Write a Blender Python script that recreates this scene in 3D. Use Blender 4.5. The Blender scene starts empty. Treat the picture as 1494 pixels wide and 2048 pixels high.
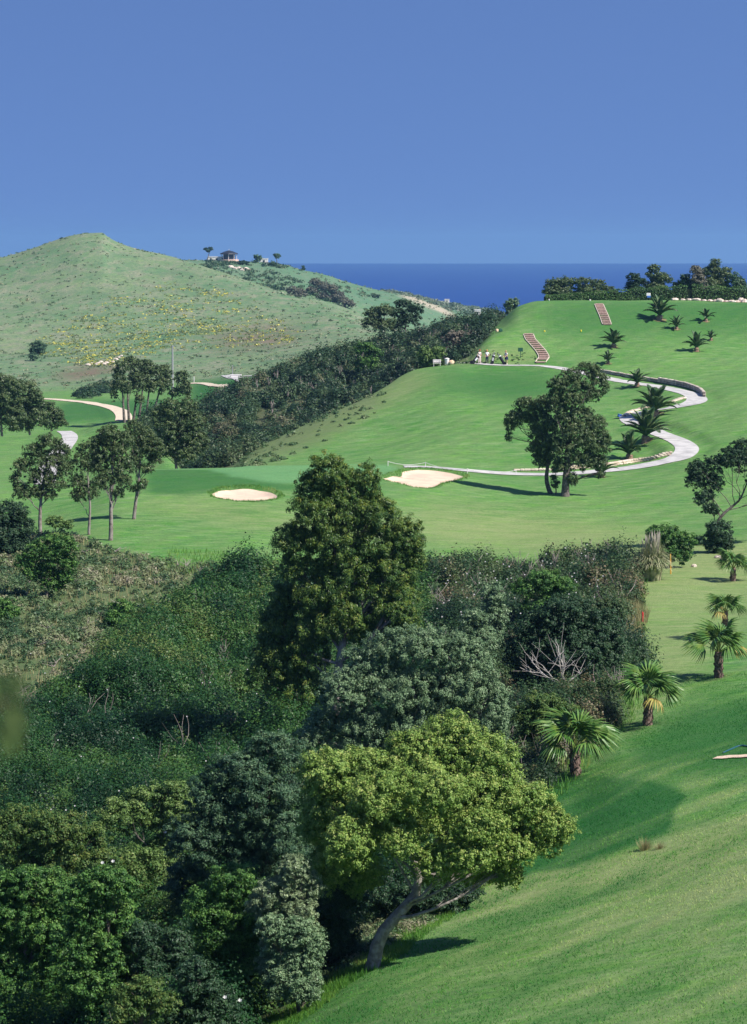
import bpy, math, random
import numpy as np
from mathutils import Vector, Matrix

# ------------------------------------------------------------------ camera, sky, sun, exposure
SC = bpy.context.scene
F, CX, EY = 4500.0, 747.0, 497.0          # focal length, centre column and eye level of the photograph
SUN_EL, SUN_AZ = math.radians(47), math.radians(62)   # azimuth measured from behind the camera to the right
cam_d = bpy.data.cameras.new("camera"); cam = bpy.data.objects.new("camera", cam_d)
SC.collection.objects.link(cam); SC.camera = cam
cam.location = (0, 0, 0); cam.rotation_euler = (math.pi/2, 0, 0)
cam_d.sensor_fit = 'VERTICAL'; cam_d.sensor_height = 36.0; cam_d.lens = F/2048*36.0
cam_d.shift_y = (EY-1024)/2048.0
cam_d.clip_start = 0.2; cam_d.clip_end = 60000
cam_d.dof.use_dof = True; cam_d.dof.focus_distance = 110.0; cam_d.dof.aperture_fstop = 5.6

tosun = Vector((math.cos(SUN_EL)*math.sin(SUN_AZ), -math.cos(SUN_EL)*math.cos(SUN_AZ), math.sin(SUN_EL)))
W = bpy.data.worlds.new("World"); SC.world = W; W.use_nodes = True
nt = W.node_tree; nt.nodes.clear()
wo = nt.nodes.new('ShaderNodeOutputWorld'); bg = nt.nodes.new('ShaderNodeBackground')
sk = nt.nodes.new('ShaderNodeTexSky'); sk.sky_type = 'NISHITA'; sk.sun_disc = False
sk.sun_elevation = SUN_EL
sk.sun_rotation = math.atan2(tosun.x, tosun.y)
sk.air_density = 1.0; sk.dust_density = 0.15; sk.ozone_density = 3.0; sk.altitude = 100
tc = nt.nodes.new('ShaderNodeTexCoord'); ad = nt.nodes.new('ShaderNodeVectorMath'); ad.operation = 'ADD'
ad.inputs[1].default_value = (0, 0, 0.38)
nm = nt.nodes.new('ShaderNodeVectorMath'); nm.operation = 'NORMALIZE'
mulc = nt.nodes.new('ShaderNodeMix'); mulc.data_type = 'RGBA'; mulc.blend_type = 'MULTIPLY'
mulc.inputs[0].default_value = 1.0; mulc.inputs[7].default_value = (0.80, 0.88, 1.13, 1)
nt.links.new(tc.outputs['Generated'], ad.inputs[0]); nt.links.new(ad.outputs[0], nm.inputs[0])
nt.links.new(nm.outputs[0], sk.inputs[0]); nt.links.new(sk.outputs[0], mulc.inputs[6])
nt.links.new(mulc.outputs[2], bg.inputs[0]); bg.inputs[1].default_value = 0.09
nt.links.new(bg.outputs[0], wo.inputs[0])
sd = bpy.data.lights.new("sun", 'SUN'); sd.energy = 5.0; sd.angle = math.radians(0.5); sd.color = (1.0, 0.95, 0.86)
sun = bpy.data.objects.new("sun", sd); SC.collection.objects.link(sun)
sun.rotation_euler = tosun.to_track_quat('Z', 'Y').to_euler()
SC.view_settings.view_transform = 'Standard'; SC.view_settings.look = 'None'
SC.view_settings.exposure = 0.60; SC.view_settings.gamma = 1.0

# ------------------------------------------------------------------ helpers
COL = SC.collection
def lin(r, g, b):
    f = lambda c: (c/255/12.92 if c/255 <= .04045 else ((c/255+.055)/1.055)**2.4)
    return (f(r), f(g), f(b), 1)
def P(px, py, D): return np.array([(px-CX)/F*D, D, -(py-EY)/F*D])

def tag(o, label=None, cat=None, group=None, kind=None):
    if label: o['label'] = label
    if cat: o['category'] = cat
    if group: o['group'] = group
    if kind: o['kind'] = kind
    return o
def empty(name, loc, rz=0):
    o = bpy.data.objects.new(name, None); COL.objects.link(o)
    o.location = tuple(float(v) for v in loc); o.rotation_euler = (0, 0, rz); o.empty_display_size = .3
    return o
def link(name, me, m, parent=None, loc=None):
    o = bpy.data.objects.new(name, me); COL.objects.link(o)
    if m is not None and not me.materials: me.materials.append(m)
    if parent is not None: o.parent = parent
    if loc is not None: o.location = tuple(float(v) for v in loc)
    return o
def mesh_np(name, V, Fc, smooth=False, tint=None):
    V = np.ascontiguousarray(V, dtype=np.float32); Fc = np.ascontiguousarray(Fc, dtype=np.int32)
    k = Fc.shape[1]; me = bpy.data.meshes.new(name)
    me.vertices.add(len(V)); me.vertices.foreach_set('co', V.ravel())
    me.loops.add(Fc.size); me.loops.foreach_set('vertex_index', Fc.ravel())
    me.polygons.add(len(Fc)); me.polygons.foreach_set('loop_start', np.arange(0, Fc.size, k, dtype=np.int32))
    me.polygons.foreach_set('use_smooth', np.full(len(Fc), smooth, dtype=bool))
    me.update(calc_edges=True)
    if tint is not None:
        a = me.attributes.new('tint', 'FLOAT', 'POINT'); a.data.foreach_set('value', np.asarray(tint, dtype=np.float32))
    return me
class MB:
    """collects tubes, boxes and sheets into one mesh"""
    def __init__(s): s.v = []; s.f = []; s.n = 0
    def add(s, V, Fc):
        for v in V: s.v.append(tuple(float(c) for c in v))
        for f in Fc: s.f.append(tuple(int(i)+s.n for i in f))
        s.n = len(s.v)
    def tube(s, pts, rad, sides=6, cap=True):
        pts = [np.array(p, float) for p in pts]; V = []; Fc = []; ref = None
        for i, p in enumerate(pts):
            d = pts[min(i+1, len(pts)-1)]-pts[max(i-1, 0)]; d = d/(np.linalg.norm(d)+1e-9)
            if ref is None: ref = np.array([1., 0, 0]) if abs(d[0]) < .8 else np.array([0, 1., 0])
            a = np.cross(d, ref); a /= np.linalg.norm(a)+1e-9; b = np.cross(d, a); ref = np.cross(a, d)
            r = rad[i] if hasattr(rad, '__len__') else rad
            for k in range(sides):
                t = 2*math.pi*k/sides; V.append(p+r*(math.cos(t)*a+math.sin(t)*b))
        for i in range(len(pts)-1):
            for k in range(sides):
                k2 = (k+1) % sides
                Fc.append((i*sides+k, i*sides+k2, (i+1)*sides+k2, (i+1)*sides+k))
        if cap:
            Fc.append(tuple(range(sides))[::-1]); Fc.append(tuple((len(pts)-1)*sides+k for k in range(sides)))
        s.add(V, Fc)
    def box(s, c, size, rz=0, ry=0, bev=0.0):
        hx, hy, hz = size[0]/2, size[1]/2, size[2]/2; V = []
        R = Matrix.Rotation(rz, 3, 'Z') @ Matrix.Rotation(ry, 3, 'Y')
        b = min(bev, hx*.9, hy*.9, hz*.9)
        if b <= 0:
            for z in (-hz, hz):
                for x, y in ((-hx, -hy), (hx, -hy), (hx, hy), (-hx, hy)):
                    V.append(R @ Vector((x, y, z))+Vector(c))
            s.add(V, [(0, 3, 2, 1), (4, 5, 6, 7), (0, 1, 5, 4), (1, 2, 6, 5), (2, 3, 7, 6), (3, 0, 4, 7)])
        else:
            lay = [(-hz, b), (-hz+b, 0), (hz-b, 0), (hz, b)]
            for z, i in lay:
                x, y = hx-i, hy-i
                for a in ((-x+b, -y), (x-b, -y), (x, -y+b), (x, y-b), (x-b, y), (-x+b, y), (-x, y-b), (-x, -y+b)):
                    V.append(R @ Vector((a[0], a[1], z))+Vector(c))
            Fc = [tuple(range(8))[::-1], tuple(24+k for k in range(8))]
            for l in range(3):
                for k in range(8):
                    Fc.append((l*8+k, l*8+(k+1) % 8, (l+1)*8+(k+1) % 8, (l+1)*8+k))
            s.add(V, Fc)
    def rock(s, c, size, rng, rz=0):
        ang = rng.random()*6.28; V = []; n = 7; rings = [(-.9, .75), (-.2, 1.0), (.45, .85), (.9, .4)]
        for z, r in rings:
            for k in range(n):
                t = 2*math.pi*k/n+ang; q = r*(.78+.4*rng.random())
                x, y = math.cos(t)*q*size[0]/2, math.sin(t)*q*size[1]/2
                V.append((c[0]+x*math.cos(rz)-y*math.sin(rz), c[1]+x*math.sin(rz)+y*math.cos(rz), c[2]+z*size[2]/2*(.9+.2*rng.random())))
        Fc = [tuple(range(n))[::-1], tuple(3*n+k for k in range(n))]
        for l in range(3):
            for k in range(n): Fc.append((l*n+k, l*n+(k+1) % n, (l+1)*n+(k+1) % n, (l+1)*n+k))
        s.add(V, Fc)
    def build(s, name, m, parent=None, smooth=False, loc=None):
        me = bpy.data.meshes.new(name); me.from_pydata(s.v, [], s.f); me.update()
        if smooth: me.polygons.foreach_set('use_smooth', [True]*len(me.polygons))
        return link(name, me, m, parent, loc)

def mat(name, color, rough=.7, spec=.3, noise=None, bump=0.0, bscale=8.0, metallic=0.0):
    """principled material; noise=(color2, scale, low, high) mixes a second colour by a noise"""
    m = bpy.data.materials.new(name); m.use_nodes = True; t = m.node_tree; p = t.nodes['Principled BSDF']
    p.inputs['Base Color'].default_value = color; p.inputs['Roughness'].default_value = rough
    p.inputs['Specular IOR Level'].default_value = spec; p.inputs['Metallic'].default_value = metallic
    tcn = t.nodes.new('ShaderNodeTexCoord')
    if noise:
        n = t.nodes.new('ShaderNodeTexNoise'); n.inputs['Scale'].default_value = noise[1]; n.inputs['Detail'].default_value = 5
        r = t.nodes.new('ShaderNodeMapRange'); r.inputs[1].default_value = noise[2]; r.inputs[2].default_value = noise[3]
        x = t.nodes.new('ShaderNodeMix'); x.data_type = 'RGBA'; x.inputs[6].default_value = color; x.inputs[7].default_value = noise[0]
        t.links.new(tcn.outputs['Object'], n.inputs['Vector']); t.links.new(n.outputs[0], r.inputs[0]); t.links.new(r.outputs[0], x.inputs[0])
        t.links.new(x.outputs[2], p.inputs['Base Color'])
    if bump:
        n2 = t.nodes.new('ShaderNodeTexNoise'); n2.inputs['Scale'].default_value = bscale; n2.inputs['Detail'].default_value = 4
        b = t.nodes.new('ShaderNodeBump'); b.inputs['Strength'].default_value = bump; b.inputs['Distance'].default_value = .05
        t.links.new(tcn.outputs['Object'], n2.inputs['Vector']); t.links.new(n2.outputs[0], b.inputs['Height']); t.links.new(b.outputs[0], p.inputs['Normal'])
    return m
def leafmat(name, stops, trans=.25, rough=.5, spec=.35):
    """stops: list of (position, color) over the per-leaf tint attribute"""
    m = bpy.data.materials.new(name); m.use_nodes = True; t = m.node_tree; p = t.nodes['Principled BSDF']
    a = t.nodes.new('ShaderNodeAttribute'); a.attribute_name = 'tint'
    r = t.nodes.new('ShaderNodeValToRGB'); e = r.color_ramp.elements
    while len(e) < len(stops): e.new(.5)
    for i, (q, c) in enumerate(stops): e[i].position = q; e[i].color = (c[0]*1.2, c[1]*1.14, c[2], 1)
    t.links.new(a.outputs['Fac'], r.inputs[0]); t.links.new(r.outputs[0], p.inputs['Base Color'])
    p.inputs['Roughness'].default_value = rough; p.inputs['Specular IOR Level'].default_value = spec
    tr = t.nodes.new('ShaderNodeBsdfTranslucent'); mx = t.nodes.new('ShaderNodeMixShader'); mx.inputs[0].default_value = trans
    t.links.new(r.outputs[0], tr.inputs[0]); t.links.new(p.outputs[0], mx.inputs[1]); t.links.new(tr.outputs[0], mx.inputs[2])
    t.links.new(mx.outputs[0], t.nodes['Material Output'].inputs[0])
    return m

def pchip(x, y, q):
    x = np.asarray(x, float); y = np.asarray(y, float); h = np.diff(x); d = np.diff(y)/h; m = np.zeros_like(y)
    for i in range(1, len(x)-1):
        if d[i-1]*d[i] > 0:
            w1 = 2*h[i]+h[i-1]; w2 = h[i]+2*h[i-1]; m[i] = (w1+w2)/(w1/d[i-1]+w2/d[i])
    m[0] = d[0]; m[-1] = d[-1]
    q = np.clip(q, x[0], x[-1]); i = np.clip(np.searchsorted(x, q)-1, 0, len(x)-2)
    t = (q-x[i])/h[i]; t2 = t*t; t3 = t2*t
    return (2*t3-3*t2+1)*y[i]+(t3-2*t2+t)*h[i]*m[i]+(-2*t3+3*t2)*y[i+1]+(t3-t2)*h[i]*m[i+1]
_rg = np.random.default_rng(5); _lat = _rg.random((256, 256))
def vnoise(x, y):
    xi = np.floor(x).astype(int); yi = np.floor(y).astype(int); fx = x-xi; fy = y-yi
    fx = fx*fx*(3-2*fx); fy = fy*fy*(3-2*fy)
    g = lambda a, b: _lat[a & 255, b & 255]
    return (g(xi, yi)*(1-fx)+g(xi+1, yi)*fx)*(1-fy)+(g(xi, yi+1)*(1-fx)+g(xi+1, yi+1)*fx)*fy-.5
def fnoise(x, y, o=4):
    s = 0; a = 1
    for k in range(o): s = s+a*vnoise(x*2**k+17.3*k, y*2**k+5.1*k); a *= .5
    return s

# ------------------------------------------------------------------ terrain
# each feature line runs across the view; entries are (column, distance, row in the photo or height if below 200)
LINES = [
 [(-1500, 6, -5), (3000, 6, -5)],
 [(-1500, 48, -20), (-200, 47, -20), (0, 46, -19.6), (300, 46, -18.2), (500, 46, -17), (750, 45, -16), (1000, 44, -15.4), (1250, 43, -14.8), (1494, 42, -14.3), (3000, 40, -11)],
 [(-1500, 64, -22), (-200, 62, -21.6), (0, 61, -21.4), (300, 61, -20.6), (500, 60, -19.5), (750, 60, -18.1), (1000, 60, -17.5), (1250, 60, -16.9), (1494, 60, -16.2), (3000, 60, -12)],
 [(-1500, 85, -22), (0, 85, -22), (500, 85, -21.6), (750, 85, -21), (1000, 85, -20.4), (1150, 85, -19.9), (1250, 85, -19.3), (1494, 85, -18.6), (3000, 85, -14)],
 [(-1500, 110, -22), (0, 110, -22.2), (500, 110, -22), (750, 110, -22), (1000, 110, -21.6), (1250, 110, -20.4), (1494, 110, -19.9), (3000, 110, -17)],
 [(-1500, 145, -21), (0, 143, -21.8), (250, 147, -21.3), (500, 146, -21.1), (750, 147, -21.8), (1000, 148, -21.9), (1250, 147, -21.3), (1494, 148, -21.1), (3000, 148, -19)],
 [(-1500, 165, -21), (0, 165, -21.6), (250, 170, -20.4), (500, 170, -20.6), (750, 172, -21.2), (1000, 172, -21.6), (1250, 170, -21.6), (1494, 170, -21), (3000, 170, -18)],
 [(-1500, 190, -21), (0, 190, 1000), (150, 192, 985), (250, 194, 958), (400, 195, 952), (500, 195, 952), (750, 199, 950), (1000, 200, 964), (1130, 194, 985), (1250, 200, 964), (1494, 198, 950), (3000, 198, -16)],
 [(-1500, 230, -22), (0, 228, 945), (150, 224, 940), (250, 212, 942), (320, 208, 938), (430, 207, 937), (750, 210, 934), (1000, 209, 945), (1250, 212, 936), (1390, 216, 905), (1494, 216, 895), (3000, 216, -14)],
 [(-1500, 262, -23), (0, 262, 902), (150, 262, 898), (300, 240, -25), (430, 228, -23.9), (500, 226, 929), (600, 226, 922), (750, 228, 905), (1000, 238, 850), (1250, 243, 832), (1390, 240, 820), (1494, 240, 805), (3000, 240, -12)],
 [(-1500, 300, -24), (0, 300, 874), (150, 300, 862), (230, 296, 850), (320, 290, 845), (390, 270, -27), (440, 243, 940), (520, 249, 897), (600, 256, 857), (700, 267, 806), (750, 273, 784), (840, 284, 738), (900, 284, 731), (1000, 284, 729), (1090, 284, 728), (1250, 277, 748), (1350, 268, 762), (1494, 266, 755), (3000, 266, -11)],
 [(-1500, 330, -27), (0, 330, -28), (150, 330, -28), (320, 325, -27.5), (440, 285, -28.5), (600, 285, -26), (750, 295, -22), (840, 292, -16.5), (880, 290, -15.2), (930, 290, -14.5), (990, 298, 670), (1040, 298, 664), (1100, 298, 664), (1250, 298, 668), (1494, 298, 675), (3000, 298, -9)],
 [(-1500, 390, -29), (0, 385, 838), (150, 385, 826), (300, 370, 828), (380, 350, -26), (450, 345, 800), (600, 352, 745), (750, 362, 700), (850, 365, 676), (950, 348, 660), (1000, 325, 641), (1040, 320, 612), (1080, 320, 603), (1200, 320, 602), (1350, 320, 603), (1494, 320, 608), (3000, 320, -8)],
 [(-1500, 450, -30), (0, 445, 805), (150, 440, 800), (300, 440, 800), (400, 430, 790), (480, 440, 770), (560, 440, -29), (750, 440, -32), (950, 440, -28), (1000, 360, -14), (1080, 348, 607), (1200, 345, 605), (1494, 345, 606), (3000, 345, -8)],
 [(-1500, 530, -31), (0, 520, 775), (250, 520, 765), (500, 520, 745), (600, 530, 725), (750, 545, 702), (850, 560, -32), (950, 560, -36), (1100, 500, -26), (1494, 500, -22), (3000, 500, -22)],
 [(-1500, 650, -28), (0, 640, 712), (250, 640, 700), (500, 640, 690), (700, 640, 668), (780, 660, 665), (900, 750, -44), (1100, 750, -46), (1494, 750, -44), (3000, 750, -44)],
 [(-1500, 800, -20), (0, 800, 610), (250, 800, 592), (400, 790, 600), (500, 770, 612), (600, 740, 630), (700, 710, 645), (760, 720, -25), (850, 850, -42), (1000, 900, -52), (3000, 900, -52)],
 [(-1500, 950, -8), (-300, 950, 555), (0, 950, 515), (60, 950, 497), (110, 955, 479), (145, 955, 469), (165, 955, 466), (203, 955, 465), (218, 955, 475), (245, 950, 488), (330, 930, 509), (400, 900, 527), (500, 860, 562), (600, 820, 597), (700, 770, 632), (760, 790, -30), (850, 930, -38), (1000, 1000, -54), (3000, 1000, -54)],
 [(-1500, 1050, -20), (0, 1050, -15), (250, 1050, -10), (350, 1010, -8), (430, 980, -12), (500, 950, -19), (600, 910, -25), (700, 880, -32), (780, 900, -38), (850, 1000, -40), (1000, 1100, -56), (3000, 1100, -56)],
 [(-1500, 1200, -20), (0, 1190, -12), (330, 1180, -8), (370, 1170, 519), (480, 1160, 520), (560, 1160, 526), (600, 1160, 538), (650, 1160, 550), (700, 1160, 567), (760, 1160, 583), (800, 1160, 592), (850, 1160, 610), (900, 1160, 632), (950, 1170, -46), (1000, 1200, -56), (3000, 1200, -58)],
 [(-1500, 1400, -30), (0, 1400, -24), (600, 1400, -24), (750, 1400, -31), (800, 1400, 593), (850, 1400, 601), (900, 1400, 607), (960, 1400, 618), (1000, 1400, 626), (1060, 1400, -55), (1150, 1400, -62), (3000, 1400, -66)],
 [(-1500, 1750, -80), (3000, 1750, -80)],
]
cols = np.unique(np.concatenate([np.arange(-1500, -240, 60), np.arange(-240, 1740, 5), np.arange(1740, 3001, 60)])).astype(float)
rows = [6.0]
while rows[-1] < 1740:
    d = rows[-1]; rows.append(d*(1.0028 if 155 < d < 330 else 1.006))
rows = np.array(rows)
KD = []; KY = []
for L in LINES:
    a = np.array([(p, d, v if v > 200 else EY-v*F/d) for p, d, v in L], float)
    KD.append(pchip(a[:, 0], a[:, 1], cols)); KY.append(pchip(a[:, 0], a[:, 2], cols))
KD = np.array(KD); KZ = -(np.array(KY)-EY)/F*KD
assert (np.diff(KD, axis=0) > 0).all(), np.argwhere(np.diff(KD, axis=0) <= 0)[:5]
Z = np.stack([pchip(KD[:, c], KZ[:, c], rows) for c in range(len(cols))], axis=1)      # rows x cols
RR, CC = np.meshgrid(rows, cols, indexing='ij'); XX = (CC-CX)/F*RR
far = np.clip((RR-480)/250, 0, 1)
Z = Z+fnoise(XX/14, RR/14)*.28*(1-far)*np.clip((RR-20)/40, 0, 1)+far*fnoise(XX/70+3, RR/70)*2.0
Z = Z+far*fnoise(XX/16+9, RR/16, 3)*.5

_Zb = Z.copy(); _k = np.ones(17)/17
for _p in range(2): _Zb = np.stack([np.convolve(np.pad(r_, 8, mode='edge'), _k, 'valid') for r_ in _Zb])
_w = np.clip((RR-222)/12, 0, 1)*np.clip((281-RR)/10, 0, 1)*np.clip((CC-640)/80, 0, 1)*np.clip((1250-CC)/60, 0, 1); Z = Z*(1-_w)+_Zb*_w
def zat(X, Y):
    X = np.asarray(X, float); Y = np.asarray(Y, float); px = CX+F*X/Y
    ri = np.interp(Y, rows, np.arange(len(rows))); ci = np.interp(px, cols, np.arange(len(cols)))
    r0 = np.clip(ri.astype(int), 0, len(rows)-2); c0 = np.clip(ci.astype(int), 0, len(cols)-2); fr = ri-r0; fc = ci-c0
    return (Z[r0, c0]*(1-fr)+Z[r0+1, c0]*fr)*(1-fc)+(Z[r0, c0+1]*(1-fr)+Z[r0+1, c0+1]*fr)*fc
def ground(px, D):
    x = (px-CX)/F*D; return np.array([x, D, float(zat(x, D))])
def hit(px, py, dmin=15, dmax=1700):
    D = np.geomspace(dmin, dmax, 3000); z = zat((px-CX)/F*D, D); r = -(py-EY)/F*D
    k = np.argmax(z >= r)
    return ground(px, D[k] if (z >= r).any() else dmax)
def resample(pts, step):
    pts = np.array(pts, float); q = [pts[0]]
    P_ = np.vstack([2*pts[0]-pts[1], pts, 2*pts[-1]-pts[-2]]); out = []
    for i in range(1, len(P_)-2):
        for t in np.linspace(0, 1, 24, endpoint=False):
            a, b, c, d = P_[i-1], P_[i], P_[i+1], P_[i+2]
            out.append(.5*((2*b)+(-a+c)*t+(2*a-5*b+4*c-d)*t*t+(-a+3*b-3*c+d)*t**3))
    out.append(pts[-1]); out = np.array(out)
    s = np.concatenate([[0], np.cumsum(np.linalg.norm(np.diff(out, axis=0), axis=1))]); n = max(2, int(s[-1]/step))
    u = np.linspace(0, s[-1], n+1)
    return np.stack([np.interp(u, s, out[:, k]) for k in range(out.shape[1])], axis=1)
def px_path(pix, step=.6, dmin=15, dmax=1700):
    return resample([hit(x, y, dmin, dmax)[:2] for x, y in pix], step)

PATHS = {
 'main': (px_path([(838, 728), (900, 729), (980, 730), (1060, 731), (1095, 733), (1150, 742), (1210, 756), (1290, 770), (1360, 783), (1392, 795), (1385, 806), (1340, 816), (1290, 824), (1263, 832), (1266, 845), (1310, 864), (1360, 884), (1374, 900), (1355, 916), (1300, 930), (1200, 943), (1120, 949), (1040, 949), (960, 944), (880, 937), (808, 934)], .6, 190, 290), 1.15),
 'left': (px_path([(128, 862), (140, 875), (128, 895), (104, 925), (93, 948), (90, 968)], .6, 160, 302), 1.2),
 'sand': (px_path([(78, 798), (130, 801), (180, 806), (225, 816), (246, 829), (247, 842)], .8, 340, 460), 1.5),
}
for k, (pts, hw) in PATHS.items():
    zc = zat(pts[:, 0], pts[:, 1]); ker = np.ones(9)/9; zc = np.convolve(np.pad(zc, 4, mode='edge'), ker, 'valid')
    lo, hi = pts[:, 1].min()-6, pts[:, 1].max()+6
    sel = np.argwhere((RR > lo) & (RR < hi) & (XX > pts[:, 0].min()-6) & (XX < pts[:, 0].max()+6))
    X_ = XX[sel[:, 0], sel[:, 1]]; Y_ = RR[sel[:, 0], sel[:, 1]]
    d2 = (X_[:, None]-pts[None, :, 0])**2+(Y_[:, None]-pts[None, :, 1])**2; j = d2.argmin(1); d = np.sqrt(d2.min(1))
    w = np.clip((hw+2.2-d)/2.0, 0, 1); w = w*w*(3-2*w)
    Z[sel[:, 0], sel[:, 1]] = Z[sel[:, 0], sel[:, 1]]*(1-w)+zc[j]*w

def inpoly(poly, X, Y):
    r = np.zeros(X.shape, bool); n = len(poly)
    for i in range(n):
        x1, y1 = poly[i]; x2, y2 = poly[(i+1) % n]
        if y1 == y2: continue
        c = ((y1 > Y) != (y2 > Y)) & (X < (x2-x1)*(Y-y1)/(y2-y1)+x1); r ^= c
    return r
def blur(M, n=2, k=1):
    M = M.astype(float)
    for _ in range(n):
        for ax in (0, 1):
            M = (np.roll(M, k, ax)+M+np.roll(M, -k, ax))/3
    return M
ROWPX = EY-Z*F/RR
jx = CC+fnoise(XX/3, RR/3)*14*60/RR.clip(60); jy = ROWPX+fnoise(XX/3+40, RR/3)*10
BUNKERS = [([(424, 988), (440, 982), (470, 979), (505, 979), (535, 984), (553, 992), (545, 998), (515, 1001), (480, 1001), (448, 997), (430, 993)], 165, 205),
           ([(766, 958), (785, 952), (803, 951), (806, 944), (828, 940), (862, 939), (895, 945), (925, 953), (905, 961), (880, 967), (868, 974), (840, 975), (812, 970), (790, 964)], 165, 207)]
bk = []
for poly, d0, d1 in BUNKERS:
    w = resample([tuple(hit(x, y, d0, d1)[:2]) for x, y in poly+poly[:1]], .5)[:-1]; bk.append(w)
    cen = w.mean(0)
    m = inpoly([tuple(p) for p in w], XX, RR)
    Z = Z-blur(m, 2)*.32
    Z = Z+blur(np.clip(blur(m, 6, 2)*4, 0, 1)*(1-m), 2)*.12
# ------------------------------------------------------------------ ground cover zones (what grows where)
def zrow(poly, d0, d1): return inpoly(poly, jx, jy) & (RR > d0) & (RR < d1)
def zdist(poly, j=1.0):
    return inpoly(poly, CC+fnoise(XX/2.5, RR/2.5)*40*100/RR.clip(60)*j, RR*(1+fnoise(XX/4+9, RR/4)*.02*j))
SCRUB_NEAR = [(-1500, 30), (-1500, 98), (-100, 100), (60, 104), (180, 112), (300, 126), (400, 139), (540, 142), (700, 144), (850, 147), (1000, 150), (1120, 153), (1225, 152), (1262, 144), (1236, 124), (1262, 108), (1225, 96), (1110, 86), (1050, 79), (985, 69), (880, 61.5), (760, 58), (650, 55.3), (560, 53.6), (450, 52), (390, 50), (330, 30)]
DRY_SLOPE = [(-1500, 98), (-100, 98), (200, 110), (400, 138), (560, 143), (430, 148), (300, 151), (160, 160), (90, 166), (-30, 172), (-400, 175), (-1500, 175)]
SCRUB_BANK = [(290, 268), (400, 246), (460, 240), (530, 256), (600, 262), (700, 275), (760, 284), (830, 291), (880, 289), (930, 293), (965, 302), (1000, 325), (985, 365), (900, 380), (700, 380), (560, 372), (450, 358), (360, 345), (310, 318)]
m_near = blur(zdist(SCRUB_NEAR), 2); m_dry = blur(zdist(DRY_SLOPE), 3)
m_bank = blur(zdist(SCRUB_BANK, .5), 2)
soil = np.clip(m_near+m_bank+.8*m_dry, 0, 1)
flank = blur(zrow([(400, 960), (520, 890), (620, 842), (745, 785), (770, 800), (700, 860), (560, 915), (520, 945)], 220, 275), 6, 2)
soil = np.clip(soil+.45*flank, 0, 1)
dry = .85*blur(zrow([(250, 1010), (560, 1060), (900, 1090), (1100, 1110), (1300, 1150), (1494, 1150), (1494, 1100), (1250, 1050), (900, 1010), (700, 1040), (560, 1020), (300, 1000)], 140, 190), 10, 3)
dry += .8*blur(zrow([(1200, 1150), (1494, 1080), (1700, 1080), (1494, 1240), (1330, 1420), (1100, 1560), (1060, 1560), (1230, 1370), (1270, 1250)], 80, 165), 8, 2)
dry += .75*blur(zrow([(690, 760), (840, 742), (880, 760), (760, 820), (620, 890), (440, 945), (520, 890)], 220, 300), 10, 2)
dry += .75*blur(zrow([(900, 700), (1080, 690), (1080, 728), (900, 728)], 270, 300), 4, 1)
dry += .9*blur(zrow([(900, 1760), (1040, 1720), (1300, 1690), (1500, 1640), (1500, 1700), (1290, 1760), (1020, 1830), (880, 1830)], 40, 80), 10, 2)
dry += .35*blur(inpoly([(300, 30), (1060, 69), (1250, 66), (1500, 64), (1900, 64), (1900, 30)], CC, RR), 8, 2)
dry = np.clip(dry, 0, 1)
lush = blur(zrow([(1060, 1560), (1200, 1560), (1300, 1570), (1372, 1590), (1350, 1625), (1330, 1665), (1260, 1690), (1130, 1735), (1000, 1760), (1000, 1650)], 58, 90), 2)
lush += .55*blur(zrow([(1330, 1440), (1420, 1400), (1700, 1380), (1700, 1530), (1500, 1540), (1380, 1545), (1240, 1560), (1120, 1568), (1250, 1530), (1290, 1480)], 75, 110), 6, 2)
lush += .3*blur(zrow([(620, 2048), (830, 1990), (1000, 1960), (1010, 1990), (860, 2050), (800, 2100)], 35, 60), 5, 2)
lush += .45*blur(zrow([(290, 940), (430, 938), (560, 962), (600, 985), (480, 975), (380, 985), (300, 990)], 180, 215), 4, 1)
lush += .55*blur(zrow([(900, 740), (1120, 745), (1200, 780), (1000, 800), (860, 780)], 225, 290), 12, 3)
lush += .5*blur((CC > 1090) & (RR > 296) & (RR < 345) & (ROWPX > 606) & (ROWPX < 668), 8, 3)
lush += .7*blur(zrow([(385, 740), (560, 735), (560, 800), (385, 800)], 400, 560), 5, 1)
lush += .5*blur(zrow([(120, 845), (360, 835), (360, 800), (250, 800), (120, 805)], 330, 470), 5, 1)
lush = np.clip(lush*1.3, 0, 1)
green = blur(zrow([(300, 938), (420, 935), (600, 930), (770, 930), (800, 935), (790, 944), (740, 952), (640, 968), (560, 966), (470, 950), (420, 940)], 180, 215), 2)
hillm = blur((RR > 505) | ((RR > 395) & (ROWPX < 742) & (CC < 560)), 8, 2)
hillm = np.clip(hillm, 0, 1)
flow = .62*blur(zrow([(30, 700), (110, 635), (220, 560), (420, 560), (560, 600), (680, 650), (560, 700), (420, 700), (330, 690), (300, 740), (200, 745), (130, 720)], 480, 1000), 12, 3)+.5*blur(zrow([(60, 700), (240, 640), (440, 650), (560, 665), (550, 695), (420, 690), (280, 690), (290, 735), (190, 740), (120, 725)], 480, 900), 10, 2)
rust = blur(zrow([(460, 665), (560, 655), (620, 675), (480, 700), (400, 690)], 480, 760), 8, 3)+blur(zrow([(110, 745), (240, 725), (260, 738), (120, 765)], 400, 660), 6, 2)
track = blur(zrow([(800, 592), (822, 590), (850, 604), (880, 612), (915, 634), (900, 634), (860, 616), (822, 603)], 1000, 1350), 2)

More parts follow.
